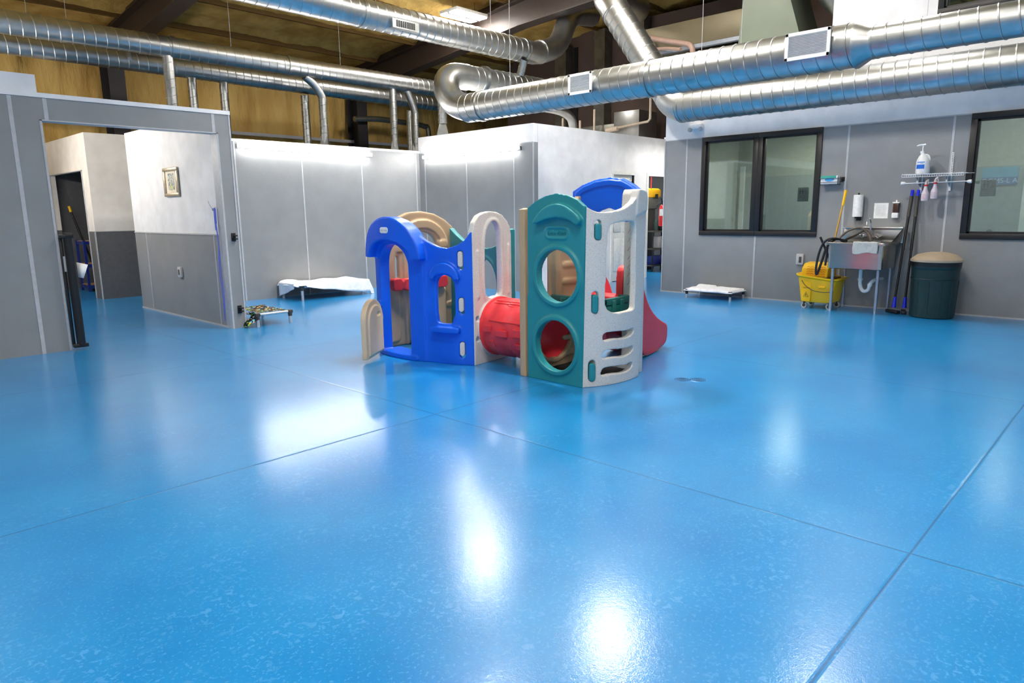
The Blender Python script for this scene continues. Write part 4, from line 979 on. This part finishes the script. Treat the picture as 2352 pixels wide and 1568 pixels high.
b.tube([(10.12, 3.04, .42), (10.12, 3.04, .45)], .033, 14); b.tube([(10.12, 2.915, .35), (10.12, 2.91, .38)], .032, 14); b.build('drain_trap', M['wplast'], t)
f = B(); f.box((10.36, 2.90, .99), (10.42, 3.16, 1.02), .01)
f.tube(curve([(10.38, 3.04, 1.0), (10.38, 3.04, 1.15), (10.36, 3.04, 1.22), (10.30, 3.04, 1.25), (10.22, 3.04, 1.22), (10.20, 3.04, 1.16)], 5), .011, 12)
for y in (2.93, 3.13): f.tube([(10.46, y, 1.005), (10.34, y, 1.005)], .018, 12); f.tube([(10.34, y, 1.005), (10.32, y, 1.04)], .008, 8); f.tube([(10.33, y-.035, 1.03), (10.33, y+.035, 1.03)], .007, 8)
f.build('faucet', M['chrome'], t)
# hoses on the sink
one('grey_hose', B().tube(curve([(10.2, 3.0, .78), (10.12, 2.95, .93), (10.14, 3.02, 1.08), (10.16, 3.12, 1.13), (10.14, 3.26, 1.08), (10.08, 3.33, .99), (10.12, 3.30, .96), (10.2, 3.18, 1.02), (10.18, 3.06, 1.09), (10.1, 2.96, 1.02), (10.06, 2.92, .95), (10.12, 2.88, .80)], 8), .014, 10)
    .tube(curve([(10.2, 3.2, .8), (10.12, 3.28, .95), (10.12, 3.15, 1.04), (10.18, 3.02, 1.10), (10.16, 2.95, .98), (10.2, 2.92, .8)], 8), .014, 10), M['hose'], 'coiled grey brown hose lying in the steel sink', 'hose')
one('black_hose', B().tube(curve([(10.15, 3.15, .80), (10.02, 3.28, .96), (9.93, 3.40, .985), (9.90, 3.48, .93), (9.90, 3.535, .78), (9.90, 3.56, .60), (9.90, 3.555, .50), (9.91, 3.535, .52), (9.92, 3.49, .70), (9.93, 3.44, .88), (10.0, 3.36, .975), (10.12, 3.25, .95)], 8), .016, 10)
    .tube(curve([(10.0, 3.33, .975), (9.92, 3.40, .975), (9.90, 3.425, .90), (9.90, 3.43, .75), (9.90, 3.44, .62)], 6), .014, 10), M['hoseblk'], 'black rubber hose looped over the left edge of the sink', 'hose')
# towel over the rim
def tw(u, v):
    y = 3.06-.31*u+.012*math.sin(v*6)*(u-.5)
    if v < .35: k = v/.35; return (9.86-.10*k, y, .958+.006*noise.noise(Vector((u*5, v*5, 0))))
    k = (v-.35)/.65; return (9.757-.006*math.sin(u*9)-.004*k, y-.02*k*(.5-u), .955-.155*k*(1-.12*u+.06*math.sin(u*8)))
drape('towel', 24, 24, tw, M['towel'], 'white terry towel draped over the front rim of the steel sink', 'towel').modifiers['s'].thickness = .01
# wall items above the sink
t = thing('paper_towel_roll', (10.44, 3.245, 1.27), 'white paper towel roll upright on a black holder over the sink', 'paper towel')
B().lathe((10.445, 3.245, 1.275), [(.018, 0), (.062, 0), (.064, .01), (.064, .29), (.062, .30), (.018, .30)], 32).build('roll', M['paper'], t)
b = B(); b.tube([(10.445, 3.245, 1.255), (10.445, 3.245, 1.60)], .012, 12); b.box((10.44, 3.23, 1.25), (RW, 3.26, 1.265), .003); b.box((10.50, 3.215, 1.22), (RW, 3.275, 1.29), .004); b.lathe((10.445, 3.245, 1.255), [(.03, 0), (.04, .01), (.03, .02)], 20); b.build('holder', M['black'], t)
t = thing('paper_notice', (RW, 2.965, 1.25), 'white printed notice sheet taped to the wall between towel roll and soap', 'paper')
B().box((RW-.003, 2.875, 1.25), (RW, 3.055, 1.458)).build('sheet', M['paper'], t)
b = B()
for i in range(10): b.box((RW-.0035, 2.90, 1.285+.016*i), (RW-.003, 3.03, 1.2875+.016*i))
b.build('printed_lines', M['greyink'], t)
t = thing('soap_dispenser', (RW, 2.77, 1.25), 'white and brown soap dispenser on the wall right of the notice', 'dispenser')
B().box((RW-.06, 2.735, 1.33), (RW, 2.805, 1.45), .006).build('tank', M['bronze'], t)
B().box((RW-.075, 2.73, 1.255), (RW, 2.81, 1.325), .01).box((RW-.065, 2.728, 1.452), (RW, 2.812, 1.468), .004).tube([(RW-.03, 2.77, 1.46), (RW-.03, 2.77, 1.495)], .01, 8).build('housing', M['wplast'], t)
# glove box in wire holder
t = thing('glove_box', (10.45, 3.63, 1.73), 'teal and white glove box in a wire holder right of the double window', 'box')
B().box((10.40, 3.53, 1.735), (10.50, 3.76, 1.85), .002).build('carton', M['wplast'], t)
B().box((10.398, 3.55, 1.815), (10.4, 3.76, 1.85)).build('teal_band', M['labelteal'], t)
b = B(); b.prism(circ(0, 0, .065, .025), 0, .002, lambda u, v, w: (10.399-w, 3.64+u, 1.795+v)); b.build('blue_glove_print', M['cyan'], t)
hb = thing('wire_holder', (RW, 3.63, 1.73), 'black wire holder carrying the glove box', 'holder')
b = B()
for z in (1.76, 1.81): b.tube([(RW, 3.49, z), (10.385, 3.49, z), (10.385, 3.78, z), (RW, 3.78, z)], .004, 6)
for y in (3.49, 3.52, 3.78): b.tube([(10.385, y, 1.725), (10.385, y, 1.83)], .004, 6)
for y in (3.52, 3.64, 3.76): b.tube([(10.385, y, 1.728), (RW, y, 1.728)], .004, 6)
b.box((RW-.006, 3.47, 1.77), (RW, 3.52, 1.83)); b.build('wire_frame', M['black'], hb)
# mop bucket
t = thing('mop_bucket', (10.15, 3.55, 0), 'yellow mop bucket on casters left of the steel sink', 'mop bucket')
def bl(z, g, dip=0):
    pts = rr(9.93-g, 3.32-g*1.2, 10.36+g, 3.80+g, .07, 6); return [(x, y, z+dip*max(0, (y-3.55)/.3)) for x, y in pts]
b = B(); vs = [[b.m.verts.new(p) for p in rg] for rg in (bl(.09, -.03), bl(.10, -.02), bl(.40, .02, .05), bl(.415, .045, .06), bl(.435, .045, .06), bl(.435, .02, .06), bl(.42, .0, .05), bl(.14, -.04))]
for q, w in zip(vs, vs[1:]):
    for j in range(len(q)): b.m.faces.new((q[j], q[(j+1) % len(q)], w[(j+1) % len(q)], w[j]))
b.m.faces.new(vs[0][::-1]); b.m.faces.new(vs[-1])
b.box((9.915, 3.62, .10), (9.945, 3.74, .40), .008); b.box((9.905, 3.42, .30), (9.94, 3.52, .33), .01)
body = b.build('bucket_body', M['yellow'], t, ang=40)
bb_ = B(); bb_.tube([(9.906, 3.68-.035, .17), (9.905, 3.68+.035, .17), (9.905, 3.68, .24), (9.905, 3.68-.035, .17)], .0025, 5); bb_.tube([(9.905, 3.69, .185), (9.904, 3.675, .20), (9.904, 3.685, .215)], .004, 5); bb_.build('caution_symbol', M['ink'], body)
text('caution_lettering', 'CAUTION', .022, M['ink'], body, lambda u, v, w: (9.914-w, 3.68-u, .295+v), .0008, 1.0)
for x, y in ((9.98, 3.72), (10.3, 3.74), (9.98, 3.38), (10.3, 3.38)):
    c = B().lathe((x, y, .04), [(.012, -.014), (.04, -.014), (.042, 0), (.04, .014), (.012, .014)], 24, 'X').build('caster', M['gplast'], t)
    B().lathe((x, y, .04), [(.001, -.018), (.022, -.018), (.022, .018), (.001, .018)], 16, 'X').box((x-.022, y-.01, .05), (x+.022, y+.01, .10), .003).build('caster_fork', M['dark'], c)
B().tube(curve([(9.885, 3.74, .40), (9.875, 3.68, .33), (9.87, 3.58, .27), (9.87, 3.45, .25), (9.88, 3.30, .26)], 6), .005, 8).build('bail_handle', M['dark'], t)
w = B()
prof = [(10.0, .44), (10.02, .56), (10.1, .625), (10.3, .64), (10.36, .60), (10.36, .44)]
w.prism([(x, z) for x, z in prof], 3.44, 3.80, lambda u, v, q: (u, q, v)); wr = w.build('wringer', M['yellow'], t, smooth=False, bev=.008)
g = B()
for r_i in range(5):
    for c_i in range(5):
        y = 3.47+.052*c_i; k = r_i/5; z = .455+.03*r_i; x = 10.0+.02*(z-.44)/.12-.004
        g.tube([(x, y, z), (x, y+.026, z+.012), (x, y+.052, z)], .004, 5)
g.build('wringer_slots', M['orange'], wr)
n_ = B().box((9.96, 3.36, .425), (10.33, 3.78, .44), .004); n_.build('bucket_liner', M['navy'], t)
B().tube([(10.15, 3.46, .66), (10.10, 3.555, .90), (10.09, 3.60, 1.0)], .016, 10).build('wringer_lever', M['black'], t)
# mop
t = thing('mop', (10.1, 3.47, .2), 'wooden handled mop with yellow grip standing in the mop bucket', 'mop')
B().tube([(10.05, 3.49, .30), (10.30, 3.40, 1.45)], .013, 12).build('handle', M['mophandle'], t); B().tube([(10.30, 3.40, 1.43), (10.34, 3.385, 1.64)], [.017, .02], 12).build('grip', M['yellow'], t)
B().lathe((10.05, 3.49, .2), [(.03, 0), (.07, .03), (.06, .14), (.02, .2)], 16).build('mop_head', M['towel'], t)
# brooms leaning right of the sink
def broom(xb, yb, xt, yt, lab, up):
    t = thing('push_broom', (xb, yb, 0), lab, 'broom', 'black poles leaning beside the sink')
    P = lambda k: (xb+(xt-xb)*k, yb+(yt-yb)*k, .04+(1.62-.04)*k)
    B().tube([P(.07), P(.55)], .015, 12).build('lower_pole', M['black'], t); B().tube([P(.50), P(.95)], .019, 12).build('upper_pole', M['black'], t)
    B().tube([P(.78), P(.95)], .024, 12).build('foam_grip', M['dark'], t); B().tube([P(.95), P(1)], .02, 12).build('hanging_cap', M['bluecap'], t); B().tube([P(.02), P(.11)], [.03, .018], 12).build('socket', M['bluecap'], t)
    B().box((xb-.13, yb-.03, .0), (xb+.1, yb+.03, .045), .01, .5+up).build('broom_head', M['black'], t)
broom(10.20, 2.62, 10.47, 2.585, 'black pole with blue cap nearest the sink, broom head on the floor', .4)
broom(10.24, 2.50, 10.47, 2.515, 'black pole with blue cap nearest the bin, leaning on the wall', -.2)
# bin
t = thing('trash_can', (10.16, 2.17, 0), 'big dark green round trash can with a tan domed lid', 'trash can')
cx, cy = 10.14, 2.155
B().lathe((cx, cy, 0), [(.24, 0), (.25, .012), (.253, .05), (.268, .50), (.27, .62), (.278, .63), (.28, .66), (.28, .70), (.26, .71)], 48).build('barrel', M['darkgreen'], t)
b = B()
for a in range(12):
    th = 2*PI*a/12; c, s = math.cos(th), math.sin(th)
    b.tube([(cx+.250*c, cy+.250*s, .04), (cx+.266*c, cy+.266*s, .48)], .008, 6)
b.tube([(cx+.268*math.cos(2*PI*k/40), cy+.268*math.sin(2*PI*k/40), .50) for k in range(41)], .008, 6)
b.build('ribs', M['darkgreen'], t)
B().lathe((cx, cy, 0), [(.281, .66), (.283, .70), (.284, .722), (.26, .73)], 48).build('bag_edge', M['black'], t)
B().lathe((cx, cy, .71), [(.28, .0), (.292, .005), (.292, .03), (.275, .045), (.22, .09), (.13, .115), (.001, .125)], 48).build('lid', M['lid'], t)
B().box((cx-.02, cy-.09, .805), (cx+.03, cy+.09, .835), .012, .2).build('lid_handle', M['lid'], t)
# wire shelf
t = thing('wire_shelf', (10.35, 2.3, 1.8), 'white wire wall shelf with hanging rod beside the right window', 'shelf')
b = B(); ya, yb2 = 1.97, 2.66; xf = 10.2
for z in (1.812, 1.78): b.tube([(xf, ya, z), (xf, yb2, z)], .0035, 6)
b.tube([(10.49, ya-.06, 1.815), (10.49, yb2, 1.815)], .0035, 6); b.tube([(10.34, ya, 1.812), (10.34, yb2, 1.812)], .003, 6)
k = 27
for i in range(k):
    y = ya+(yb2-ya)*i/(k-1); b.tube([(10.49, y, 1.817), (xf, y, 1.817), (xf, y, 1.78)], .0022, 5)
b.build('wire_deck', M['wplast'], t)
for y in (2.17, 2.50):
    B().box((RW-.012, y-.013, 1.57 if y > 2.3 else 1.60), (RW, y+.013, 1.80 if y > 2.3 else 2.08)).build('wall_standard', M['wplast'], t)
    B().prism([(0, 0), (.28, 0), (.28, -.02), (.06, -.13), (0, -.15)], 0, .006, lambda u, v, w, y=y: (RW-.012-u, y+w, 1.80+v)).build('bracket', M['zinc'], t)
s_ = B()
for i in range(12): s_.box((RW-.0135, 2.165, 1.84+.02*i), (RW-.012, 2.175, 1.85+.02*i))
s_.build('slots', M['dark'], t)
B().tube([(10.32, 1.93, 1.708), (10.32, 2.66, 1.703)], .008, 10).build('hanging_rod', M['alu'], t)
for y, d in ((1.93, -1), (2.66, 1)): B().lathe((10.32, y, 1.705), [(.012, -.02*d), (.022, 0), (.024, .03*d), (.012, .035*d)], 18, 'Y').build('rod_cap', M['wplast'], t)
for y in (2.17, 2.50): B().box((10.31, y-.012, 1.70), (10.335, y+.012, 1.735), .005).box((10.325, y-.008, 1.72), (10.345, y+.008, 1.79)).build('rod_hook', M['wplast'], t)
# pump jug
t = thing('pump_jug', (10.34, 2.46, 1.82), 'white pump jug with a blue label on the wire shelf', 'bottle')
cx, cy, z0 = 10.34, 2.46, 1.82
b = B(); R = [(.072, .078, 0), (.076, .082, .01), (.076, .08, .15), (.072, .076, .175), (.045, .05, .22), (.024, .024, .25), (.024, .024, .265)]
vs = [[b.m.verts.new((cx+rx*math.cos(2*PI*j/32), cy+(.018 if k > 3 else 0)*(k-3)/3+ry*math.sin(2*PI*j/32), z0+z)) for j in range(32)] for k, (rx, ry, z) in enumerate(R)]
for q, w in zip(vs, vs[1:]):
    for j in range(32): b.m.faces.new((q[j], q[(j+1) % 32], w[(j+1) % 32], w[j]))
b.m.faces.new(vs[0][::-1]); b.m.faces.new(vs[-1])
b.tube(curve([(cx, cy-.01, z0+.24), (cx, cy-.045, z0+.235), (cx, cy-.068, z0+.20), (cx, cy-.072, z0+.165)], 5), .011, 10)
b.build('jug_body', M['wplast'], t, ang=50)
ty = cy+.018
B().tube([(cx, ty, z0+.26), (cx, ty, z0+.285)], .027, 20).tube([(cx, ty, z0+.285), (cx, ty, z0+.36)], .008, 12).tube([(cx, ty-.03, z0+.368), (cx-.01, ty+.05, z0+.362), (cx-.012, ty+.07, z0+.355)], [.012, .01, .006], 10).build('pump', M['wplast'], t)
def jf(u, v, w):
    a = u/.08; return (cx-(.0775+w)*math.cos(a), cy-(.0815+w)*math.sin(a), z0+v)
# label follows the jug's front, which faces the room (towards -X and a little left)
def patch(name, u0, u1, v0, v1, w, m, parent, turn=-.15):
    b = B(); k = 12
    V = [[b.m.verts.new(jf(u0+(u1-u0)*i/k+turn*.08, v, w)) for v in (v0, v1)] for i in range(k+1)]
    for i in range(k): b.m.faces.new((V[i][0], V[i+1][0], V[i+1][1], V[i][1]))
    return b.build(name, m, parent)
lb = patch('label', -.062, .062, .035, .155, .0, mat('white_label', (226, 230, 236), .4), t)
patch('blue_label_block', -.055, .045, .062, .115, .0008, M['labelblue'], lb)
patch('blue_label_band', -.045, .045, .14, .15, .0008, M['labelblue'], lb)
text('label_lettering', 'STEP', .018, M['ink'], lb, lambda u, v, w: jf(u*1+.0, .128+v, .001), .0001)
# spray bottles hanging from the rod
def spray(y, z, lab):
    cx, cy = 10.30, y; t = thing('spray_bottle', (cx, cy, z), lab, 'bottle', 'spray bottles hanging on the rod')
    B().lathe((cx, cy, z), [(.038, 0), (.043, .01), (.043, .08), (.040, .105), (.026, .14), (.018, .175), (.018, .19)], 28).build('bottle_body', M['bottle'], t)
    B().lathe((cx, cy, z+.186), [(.021, 0), (.022, .004), (.022, .016), (.02, .02)], 20).build('neck_ring', M['redring'], t)
    B().tube(curve([(cx, cy, z+.205), (cx, cy, z+.235), (cx-.005, cy-.01, z+.255), (cx-.01, cy-.03, z+.265)], 4), [.016]*4+[.014]*4+[.012]*4+[.009], 12).tube([(cx, cy-.018, z+.25), (cx-.005, cy-.03, z+.235), (cx-.005, cy-.028, z+.21)], .006, 8).build('trigger_head', mat('off_white_plastic', (222, 204, 194), .4), t)
    b = B()
    for i in range(5): b.tube([(cx-.0435*math.cos(a), cy-.0435*math.sin(a), z+.03+.013*i) for a in [(-.8+.2*k) for k in range(7)]], .0014, 4)
    b.build('red_markings', M['redink'], t); return t
spray(2.395, 1.475, 'left of the two translucent spray bottles hanging under the wire shelf'); spray(2.29, 1.50, 'right of the two translucent spray bottles hanging under the wire shelf')
# emergency light
t = thing('emergency_light', (RW, 5.82, 2.66), 'white twin head emergency light high on the wall above the double window', 'light')
B().box((RW-.06, 5.70, 2.68), (RW, 5.93, 2.76), .012).build('case', M['wplast'], t)
for y in (5.72, 5.91): B().lathe((RW-.05, y, 2.675), [(.02, .02), (.035, 0), (.035, -.03), (.028, -.032)], 20, 'X').build('lamp_head', M['gplast'], t)
# restroom signs on the glass
def sign(y, z, lab, dark):
    t = thing('restroom_sign', (RW+.045, y, z), lab, 'sign'); X = RW+.042
    B().box((X, y-.082, z), (X+.004, y+.082, z+.205), .001).build('plate', mat('sign_plate', (132, 136, 132) if dark else (126, 126, 126), .5), t)
    b = B(); F = lambda dx: (lambda u, v, w: (X-w, y-dx-u, z+.145+v))
    for dx in (-.045, -.008):
        b.prism(circ(0, .032, .009, .009, 14), 0, .001, F(dx)); b.prism([(-.014,.018),(.014,.018),(.016,-.008),(.008,-.01),(.006,-.042),(-.006,-.042),(-.008,-.01),(-.016,-.008)], 0, .001, F(dx))
    def ln(p, w=.003): b.tube([(X-.0008, y-.038-u, z+.145+v) for u, v in p], w, 5)
    ln([(-.004, .022), (-.002, -.012), (.012, -.014), (.02, -.034)]); ln([(-.006, -.008), (-.016, -.02), (-.012, -.036), (.002, -.04), (.012, -.03)], .0025)
    b.box((X-.001, y-.06, z+.083), (X, y+.06, z+.086)); b.build('pictograms', M['ink'], t)
    text('sign_lettering', 'RESTROOM', .021, M['ink'], t, lambda u, v, w: (X-.0008-w, y-u, z+.06+v), .0005); text('sign_lettering', 'ONLY', .019, M['ink'], t, lambda u, v, w: (X-.0008-w, y-u, z+.036+v), .0005)
sign(4.06, 1.50, 'small grey restroom sign with pictograms behind the right pane of the double window', True)
sign(1.76, 1.52, 'small grey restroom sign with pictograms behind the glass of the right window', False)
t = thing('wall_banner', (12.9, 1.95, 1.85), 'pale blue banner with white lettering seen dimly through the right window', 'sign')
B().box((12.97, 1.80, 1.72), (12.99, 2.26, 1.98)).build('banner_face', mat('pale_blue_banner', (96, 164, 200), .5), t)
B().box((12.965, 1.80, 1.72), (12.975, 2.26, 1.83)).build('banner_band', mat('mid_blue_banner', (60, 104, 160), .5), t)
text('banner_lettering', 'OOMS-L A', .10, mat('banner_white', (190, 210, 240), .5), t, lambda u, v, w: (12.963-w, 2.03-u, 1.775+v), .0005)
one('door_lever', B().lathe((12.93, 2.08, 1.0), [(.001, 0), (.045, 0), (.045, .03), (.001, .03)], 20, 'X').tube([(12.93, 2.08, 1.0), (12.91, 1.96, 1.0)], .008, 8), M['dark'], 'dark round lever handle seen through the right window', 'handle')
# fire extinguisher on the corridor side
t = thing('fire_extinguisher', (12.97, 7.92, 1.06), 'red fire extinguisher hanging beside the store doorway', 'fire extinguisher')
cx, cy = 12.97, 7.92
B().lathe((cx, cy, 1.12), [(.055, -.06), (.07, -.05), (.07, .30), (.05, .36), (.02, .39)], 28).build('cylinder', M['redext'], t)
B().tube([(cx, cy, 1.50), (cx, cy, 1.56)], .02, 12).tube([(cx-.03, cy, 1.56), (cx+.06, cy, 1.6)], .01, 8).tube([(cx, cy, 1.56), (cx-.09, cy-.02, 1.65)], .013, 8).tube(curve([(cx, cy, 1.54), (cx-.14, cy, 1.52), (cx-.22, cy, 1.48)], 4), .010, 8).build('valve_and_hose', M['black'], t)
B().box((cx-.072, cy-.06, 1.28), (cx-.066, cy+.02, 1.42)).build('label_plate', M['paper'], t)
# things inside the store room
t = thing('floor_scrubber', (14.2, 8.95, 0), 'yellow and grey cleaning machine standing inside the store doorway', 'machine')
B().box((13.7, 8.9, 1.68), (14.55, 9.5, 1.90), .07).build('yellow_tank', M['yellow'], t); B().box((13.75, 8.93, 1.42), (14.5, 9.48, 1.74), .06).build('grey_body', M['galv2'], t)
B().box((14.26, 8.885, 1.66), (14.36, 8.905, 1.77), .004).build('control_screen', M['black'], t); B().box((13.8, 9.0, 0), (14.45, 9.4, 1.45), .03).build('pedestal', M['dark'], t)
B().tube([(14.12, 8.93, 1.78), (14.12, 8.93, 2.3)], .012, 8).build('red_cord', M['redext'], t)
t = thing('utility_cart', (14.2, 8.7, 0), 'black utility cart with supplies inside the store doorway', 'cart')
for x in (13.75, 14.45):
    for y in (8.62, 8.82): B().tube([(x, y, 0), (x, y, .93)], .018, 8).build('post', M['black'], t)
for z in (.12, .5, .9): B().box((13.72, 8.6, z), (14.48, 8.85, z+.03), .01).build('tray', M['dark'], t)
one('spray_can', B().lathe((14.0, 8.7, .932), [(.05, 0), (.05, .2), (.02, .26)], 16), M['darkgreen'], 'dark green canister on the black cart in the store', 'bottle')
one('black_bin', B().box((14.12, 8.64, .932), (14.36, 8.8, 1.16), .02), M['black'], 'black box on top of the cart in the store', 'box')
one('white_carton', B().box((14.05, 8.63, .532), (14.35, 8.8, .80), .01), M['gplast'], 'pale carton on the middle tray of the store cart', 'box')
one('blue_crate', B().box((13.8, 8.63, .152), (14.3, 8.81, .36), .02), M['shelfblue'], 'blue crate on the bottom tray of the store cart', 'box')
one('tan_sack', B().lathe((14.3, 8.45, 0), [(.13, 0), (.17, .05), (.14, .2), (.05, .27)], 20), M['boxd'], 'brown sack on the floor just inside the store doorway', 'bag')
